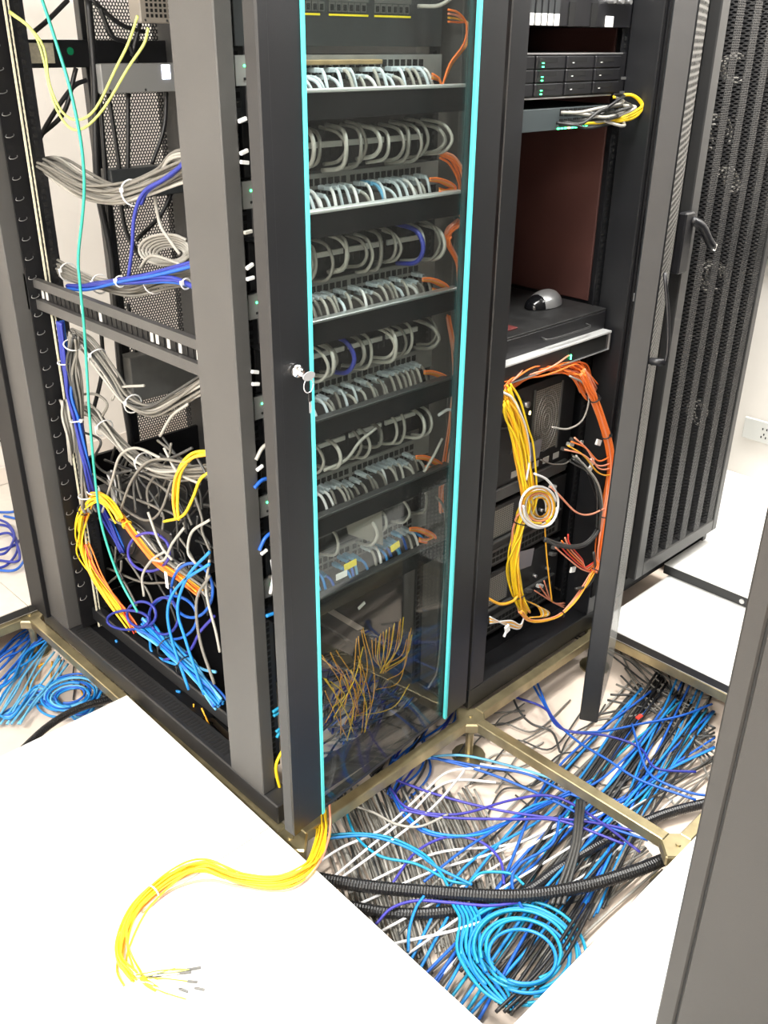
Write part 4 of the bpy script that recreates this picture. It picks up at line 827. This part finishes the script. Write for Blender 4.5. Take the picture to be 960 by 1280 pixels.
# dense ribbed bed of grey cables at the left of the first bay
m = MB()
for i in range(85):
    t = i/84; a = lerp((385, 1005), (590, 1000), t); b = lerp((470, 1255), (640, 1150), t); z = B0+random.uniform(0, .014)
    a = (a[0]+random.uniform(-6, 6), a[1]-15+random.uniform(-8, 20)); b = (b[0]+random.uniform(-14, 14), b[1]+random.uniform(-30, 10))
    pp = [a, (lerp(a, b, .4)[0]+random.uniform(-5, 5)+6, lerp(a, b, .4)[1]), b]
    m.tube(spline([U(p[0], p[1], 'z', z) for p in pp], 14), .0031, 5, CM[random.choice(['grey', 'dgrey', 'grey', 'lgrey', 'grey', 'lgrey'])])
tag(m.build('cable_bed', None, None, True), 'dense ribbed bed of grey cables on the subfloor beside the glass-door rack', 'cable bed', kind='stuff')
flow(11, (475, 1165), (600, 1275), (790, 850), (893, 890), B0, B0+.02, ['grey', 'dgrey', 'grey', 'lgrey'], 'grey cable slanting low across both open floor bays', 'low slanting floor cables', wig=16)
flow(19, (560, 1200), (640, 1270), (820, 840), (885, 900), B0+.008, B0+.028, ['black', 'black', 'dgrey'], 'black cable of the thick slanting bundle across both open bays', 'thick slanting bundle cables', r=.0038, wig=9)
flow(11, (505, 1215), (600, 1275), (800, 860), (895, 890), B0+.018, B0+.036, ['azure', 'blue', 'azure', 'cyan', 'blue'], 'blue cable lying atop the slanting bundle in the open bays', 'cables atop the slanting bundle', r=.0036, wig=24)
flow(5, (430, 1110), (540, 1235), (740, 1000), (850, 1000), B0+.018, B0+.03, ['white', 'lgrey', 'white'], 'pale cable crossing the middle of the first open bay', 'crossing floor cables', wig=14)
flow(11, (700, 1180), (760, 1130), (850, 840), (890, 870), B0+.01, B0+.026, ['dgrey', 'black', 'grey', 'azure', 'blue'], 'mixed cable in the bundle at the right of the open bays', 'right-hand floor cables', wig=10)
flow(8, (745, 900), (790, 820), (895, 870), (893, 1000), B0+.006, B0+.02, ['grey', 'dgrey', 'grey'], 'grey cable running to the right edge of the second bay', 'right edge cables', wig=14)
flow(9, (700, 1010), (760, 1060), (893, 910), (893, 960), B0+.01, B0+.03, ['black', 'grey', 'blue', 'azure', 'dgrey'], 'cable running under the foreground cabinet side', 'cables toward the foreground cabinet', wig=10)
flow(10, (590, 1180), (700, 1250), (800, 1050), (830, 1090), B0+.004, B0+.02, ['dgrey', 'grey', 'lgrey'], 'grey cable end near the front edge of the first bay', 'front edge cables', wig=12)
flow(8, (700, 790), (800, 815), (870, 870), (890, 930), B0+.004, B0+.02, ['grey', 'dgrey'], 'thin grey cable behind the open mesh door', 'cables behind the mesh door', wig=16, r=.0028)
random.seed(21)
for i in range(22):  # thin grey strays over bare subfloor
    u = random.uniform(600, 850); v = random.uniform(890, 1010); d = random.uniform(-.9, .3); l = random.uniform(30, 80)
    pp = [(u-l*math.cos(d), v-l*math.sin(d)), (u-l*.3, v+random.uniform(-18, 18)), (u+l*.3, v+random.uniform(-18, 18)), (u+l*math.cos(d), v+l*math.sin(d))]
    tag(fcable(pp, B0+random.uniform(0, .012), .0025, random.choice(['grey', 'dgrey', 'grey', 'lgrey'])), 'thin grey stray cable curving over bare cream subfloor', 'cable', 'thin stray floor cables')
# traced loops
TR = [([(490, 950), (540, 948), (600, 958), (660, 968), (720, 995), (770, 1000)], 'blue', 'blue cable sweeping from under the glass-door rack to the stringer'),
      ([(500, 962), (520, 945), (560, 952), (620, 970), (690, 1000), (750, 1030), (810, 1050)], 'blue', 'blue cable crossing the first bay to the far pedestal'),
      ([(495, 975), (545, 993), (610, 1010), (670, 1020), (740, 1028), (800, 1040)], 'purple', 'violet-blue cable crossing the first bay, upper of three'),
      ([(488, 985), (510, 1010), (570, 1018), (640, 1000), (690, 995), (740, 1020), (800, 1065)], 'purple', 'violet-blue cable dipping then rising to the stringer'),
      ([(500, 1012), (560, 1022), (640, 1024), (700, 1026), (780, 1055)], 'purple', 'violet-blue cable crossing the first bay, lowest of three'),
      ([(487, 985), (505, 1020), (535, 1042), (580, 1045), (640, 1025), (700, 998), (750, 975), (800, 930)], 'blue', 'blue cable making a wide sag in the first bay'),
      ([(490, 990), (520, 1030), (560, 1044), (610, 1040), (660, 1010), (690, 1000)], 'azure', 'azure cable following the wide blue sag'),
      ([(432, 1012), (445, 1045), (475, 1070), (520, 1080), (560, 1100), (585, 1105)], 'cyan', 'cyan cable curving from the glass door towards the black hose'),
      ([(405, 1044), (450, 1042), (490, 1048), (530, 1068), (550, 1090), (560, 1108)], 'cyan', 'cyan cable coming from under the yellow fibres'),
      ([(410, 1048), (460, 1045), (510, 1060), (548, 1085), (590, 1106)], 'azure', 'azure cable beside the cyan one from under the yellow fibres'),
      ([(490, 1105), (520, 1065), (560, 1046), (600, 1052), (625, 1075), (630, 1105)], 'purple', 'violet-blue cable arching over the pale cables in the first bay'),
      ([(530, 1102), (580, 1062), (640, 1025), (690, 1000), (740, 975)], 'blue', 'blue cable slanting up through the centre of the first bay'),
      ([(585, 1105), (600, 1092), (620, 1090), (640, 1093), (655, 1106)], 'cyan', 'short cyan arch above the black hose'),
      ([(470, 1155), (490, 1135), (520, 1126), (560, 1128), (610, 1132), (650, 1128)], 'purple', 'violet-blue cable just below the black hose'),
      ([(510, 1190), (512, 1160), (520, 1135), (530, 1120)], 'azure', 'azure cable rising from the white tile edge to the hose'),
      ([(660, 845), (680, 880), (700, 910), (745, 915), (800, 905), (850, 895), (890, 880)], 'blue', 'blue cable passing below the free end of the open mesh door'),
      ([(670, 850), (690, 895), (720, 925), (760, 950), (800, 975), (870, 1000)], 'blue', 'blue cable running from behind the mesh door to the front right'),
      ([(640, 870), (680, 885), (705, 912), (760, 920), (800, 935), (820, 960), (870, 965)], 'navy', 'dark blue cable bending twice in the second bay'),
      ([(790, 905), (800, 940), (815, 970), (860, 990), (890, 995)], 'blue', 'blue cable hooking down at the right of the second bay'),
      ([(655, 1140), (640, 1105), (650, 1080), (690, 1055), (700, 1020)], 'blue', 'blue cable climbing left of the stringer pedestal'),
      ([(640, 870), (650, 890), (665, 905), (690, 915), (700, 940)], 'dgrey', 'dark thin cable curling on the cream subfloor'),
      ([(395, 1080), (430, 1058), (480, 1035), (530, 990), (560, 965), (600, 960)], 'white', 'white cable rising from under the tile edge, left one'),
      ([(415, 1098), (460, 1060), (510, 1020), (545, 985), (575, 975), (620, 978)], 'white', 'white cable rising from under the tile edge, middle one'),
      ([(420, 1102), (480, 1058), (540, 1010), (575, 970), (580, 962)], 'white', 'white cable rising from under the tile edge, right one'),
      ([(435, 1005), (465, 1015), (495, 1030), (525, 1033), (560, 1018)], 'lgrey', 'pale cable sagging below the glass door corner'),
      ([(600, 955), (700, 975), (740, 1000), (790, 1040), (830, 1060)], 'white', 'white cable laid along the stringer to the far pedestal'),
      ([(520, 950), (560, 944), (600, 948), (680, 970), (720, 990)], 'sky', 'pale blue cable along the back of the first bay'),
      ([(455, 1190), (500, 1178), (560, 1165), (610, 1150)], 'white', 'white cable end showing at the white tile edge')]
for i, (pp, c, lb) in enumerate(TR): tag(fcable(pp, B0+.038+.0035*(i % 5), .0034, c, n=44), lb, 'cable')
random.seed(9)
for i in range(9):  # cyan coil
    cu, cv = 655+random.uniform(-5, 5), 1192+random.uniform(-6, 6); ru, rv = 78-i*4.5, 66-i*4
    a0 = random.uniform(2.4, 3.2); pts = [(cu+ru*math.cos(a)+rv*.12*math.sin(a), cv+rv*math.sin(a)) for a in np.linspace(a0, a0+random.uniform(4.6, 6.0), 18)]
    tag(fcable(pts, B0+.040+.004*i, .0038, ['cyan', 'cyan', 'azure'][i % 3], n=54), 'cyan cable turn in the big coil at the front of the first bay', 'cable', 'big cyan coil')
for i in range(6): tag(fcable([(566+i*5, 1130), (575+i*5, 1150), (572+i*6, 1190), (600+i*8, 1235), (640, 1262)], B0+.045, .0036, ['cyan', 'azure'][i % 2], n=30), 'cyan cable dropping from the black hose into the coil', 'cable', 'cyan cables feeding the coil')
for i in range(4): tag(fcable([(660+8*i, 1265), (700, 1262-5*i), (745, 1240-6*i), (770, 1225-6*i)], B0+.05, .0036, ['azure', 'cyan'][i % 2], n=20), 'azure cable tail at the front corner of the first bay', 'cable', 'azure tails at the front corner')
def hose(pp, z, r, label):
    C = spline([U(p[0], p[1], 'z', (p[2] if len(p) > 2 else z)) for p in pp], 60); L = np.r_[0, np.cumsum(np.linalg.norm(np.diff(C, axis=0), axis=1))]
    n = int(L[-1]/.0022); s = np.linspace(0, L[-1], n); Q = np.stack([np.interp(s, L, C[:, k]) for k in range(3)], 1)
    rad = [r if (i % 3) else r*.93 for i in range(n)]
    tag(MB().tube(Q, r, 12, radii=rad).build('corrugated_hose', mat('black_conduit', (.014, .014, .015), .35), None, False), label, 'hose')
hose([(395, 1098, -.09), (460, 1108, -.085), (540, 1115, -.08), (640, 1120, -.075), (720, 1110, -.07), (790, 1090, -.075), (840, 1070, -.08)], -.08, .0145, 'thick black corrugated hose crossing the front of the first open bay')
hose([(430, 1132, -.115), (500, 1142), (570, 1138), (650, 1118), (700, 1085), (760, 1050), (830, 1018), (900, 1000)], -.105, .0125, 'black corrugated hose passing under the stringer to the right')
for (u, v, lb) in ((799, 896, 'small red marker on the blue cables in the second bay'), (706, 1097, 'small red marker near the black hose')):
    o = MB().box(-.012, .012, -.006, .006, -.003, .003, None, None, .002).build('marker', CM['red']); o.location = tuple(U(u, v, 'z', SZ+.055)); tag(o, lb, 'marker')
for i in range(3):
    tag(fcable([(690+7*i, 1130, SZ+.06), (715+4*i, 1060, SZ+.075), (722+4*i, 1000, SZ+.06)], -.09, .0045, 'dgrey', n=16), 'dark cable climbing over the hoses at the centre of the bay', 'cable', 'dark cables over the hoses')
for i in range(3): tag(fcable([(620+10*i, 1265, SZ+.05), (680+10*i, 1205, SZ+.07), (730+6*i, 1130, SZ+.06)], -.09, .004, 'black', n=16), 'black cable lying over the cyan coil', 'cable', 'black cables over the coil')

random.seed(44)  # cables added to darken the lit subfloor and mimic the glass reflection
flow(46, (400, 900), (500, 1010), (470, 780), (575, 860), B0, B0+.03, ['dgrey', 'black', 'grey', 'blue', 'dgrey', 'navy'], 'dark cable on the subfloor under the glass-door rack', 'cables under the glass-door rack', wig=22)
flow(24, (400, 800), (400, 990), (520, 800), (575, 880), B0+.02, B0+.05, ['dgrey', 'black', 'grey', 'lgrey', 'dgrey'], 'cable lying crosswise under the glass-door rack', 'crosswise cables under the glass-door rack', wig=20)
# left hole
random.seed(17)
flow(12, (-25, 905), (25, 905), (40, 790), (85, 830), B0+.012, B0+.03, ['sky', 'sky', 'azure'], 'light blue cable in the fan at the left floor opening', 'fan of cables in the left opening', r=.0034, wig=5)
flow(12, (-20, 830), (-5, 870), (35, 785), (60, 800), B0+.03, B0+.045, ['azure', 'blue', 'azure'], 'blue cable near the pedestal in the left floor opening', 'cables near the left pedestal', r=.0034, wig=6)
for i in range(10):
    cu, cv = 88+random.uniform(-4, 4), 868+random.uniform(-4, 4); ru, rv = 40-i*2.4, 24-i*1.6
    tag(fcable([(cu+ru*math.cos(a), cv+rv*math.sin(a)-.15*ru*math.cos(a)) for a in np.linspace(i, i+5.6, 14)], B0+.02+.003*i, .0034, ['azure', 'blue', 'azure', 'sky'][i % 4], n=34), 'blue cable turn in the coil at the left floor opening', 'cable', 'coil in the left opening')
for i in range(7): tag(fcable([(-10, 905-3*i), (15, 885+i*2), (50, 880-4*i), (100, 878+4*i), (130, 860)], B0+.01+.003*i, .0034, ['azure', 'blue', 'sky'][i % 3], n=24), 'blue cable winding toward the coil in the left opening', 'cable', 'blue cables winding to the coil')
flow(10, (40, 830), (120, 820), (20, 880), (150, 870), B0, B0+.008, ['dgrey', 'grey', 'amber'], 'thin dull cable scrap under the blue coil in the left opening', 'scraps in the left opening', r=.0025, wig=12)
hose([(20, 945, -.05), (60, 908, -.06), (100, 885, -.07), (150, 870, -.09), (200, 850, -.10)], -.07, .0105, 'black corrugated hose at the edge of the big white tiles, left opening')
# blue cables on the beige floor behind
for i, pts in enumerate([[(-10, 690), (20, 680), (30, 660), (28, 640), (45, 625)], [(-10, 640), (15, 640), (30, 635), (48, 650), (55, 665)], [(-8, 655), (12, 660), (22, 685), (10, 705), (-8, 712)], [(-10, 712), (20, 712), (35, 690), (45, 660), (55, 645)], [(-10, 670), (14, 668), (24, 700), (-8, 700)], [(5, 645), (25, 650), (42, 660), (60, 668)], [(-5, 648), (10, 655), (18, 670), (8, 690), (-8, 694)]]):
    tag(cable([U(p[0], p[1], 'z', FT+.005+.004*i) for p in pts], .0045, ['navy', 'blue'][i % 2], 'network_cable'), 'royal blue cable heaped on the beige tiles behind the rear post', 'cable', 'blue heap on the beige tiles')
# wires inside the rack base
random.seed(31)
for i in range(24):
    u = random.uniform(170, 285); v = random.uniform(850, 930); pts = [(u-30, v-25), (u, v+random.uniform(-8, 8)), (u+30, v+random.uniform(5, 40))]
    tag(cable([U(p[0], p[1], 'z', SZ+.02+random.uniform(0, .05)) for p in pts], .0035, random.choice(['dgrey', 'black', 'dgrey', 'azure' if i % 8 == 0 else 'black'])), 'dark cable under the open base of the nearest rack', 'cable', 'dark cables under the rack base')
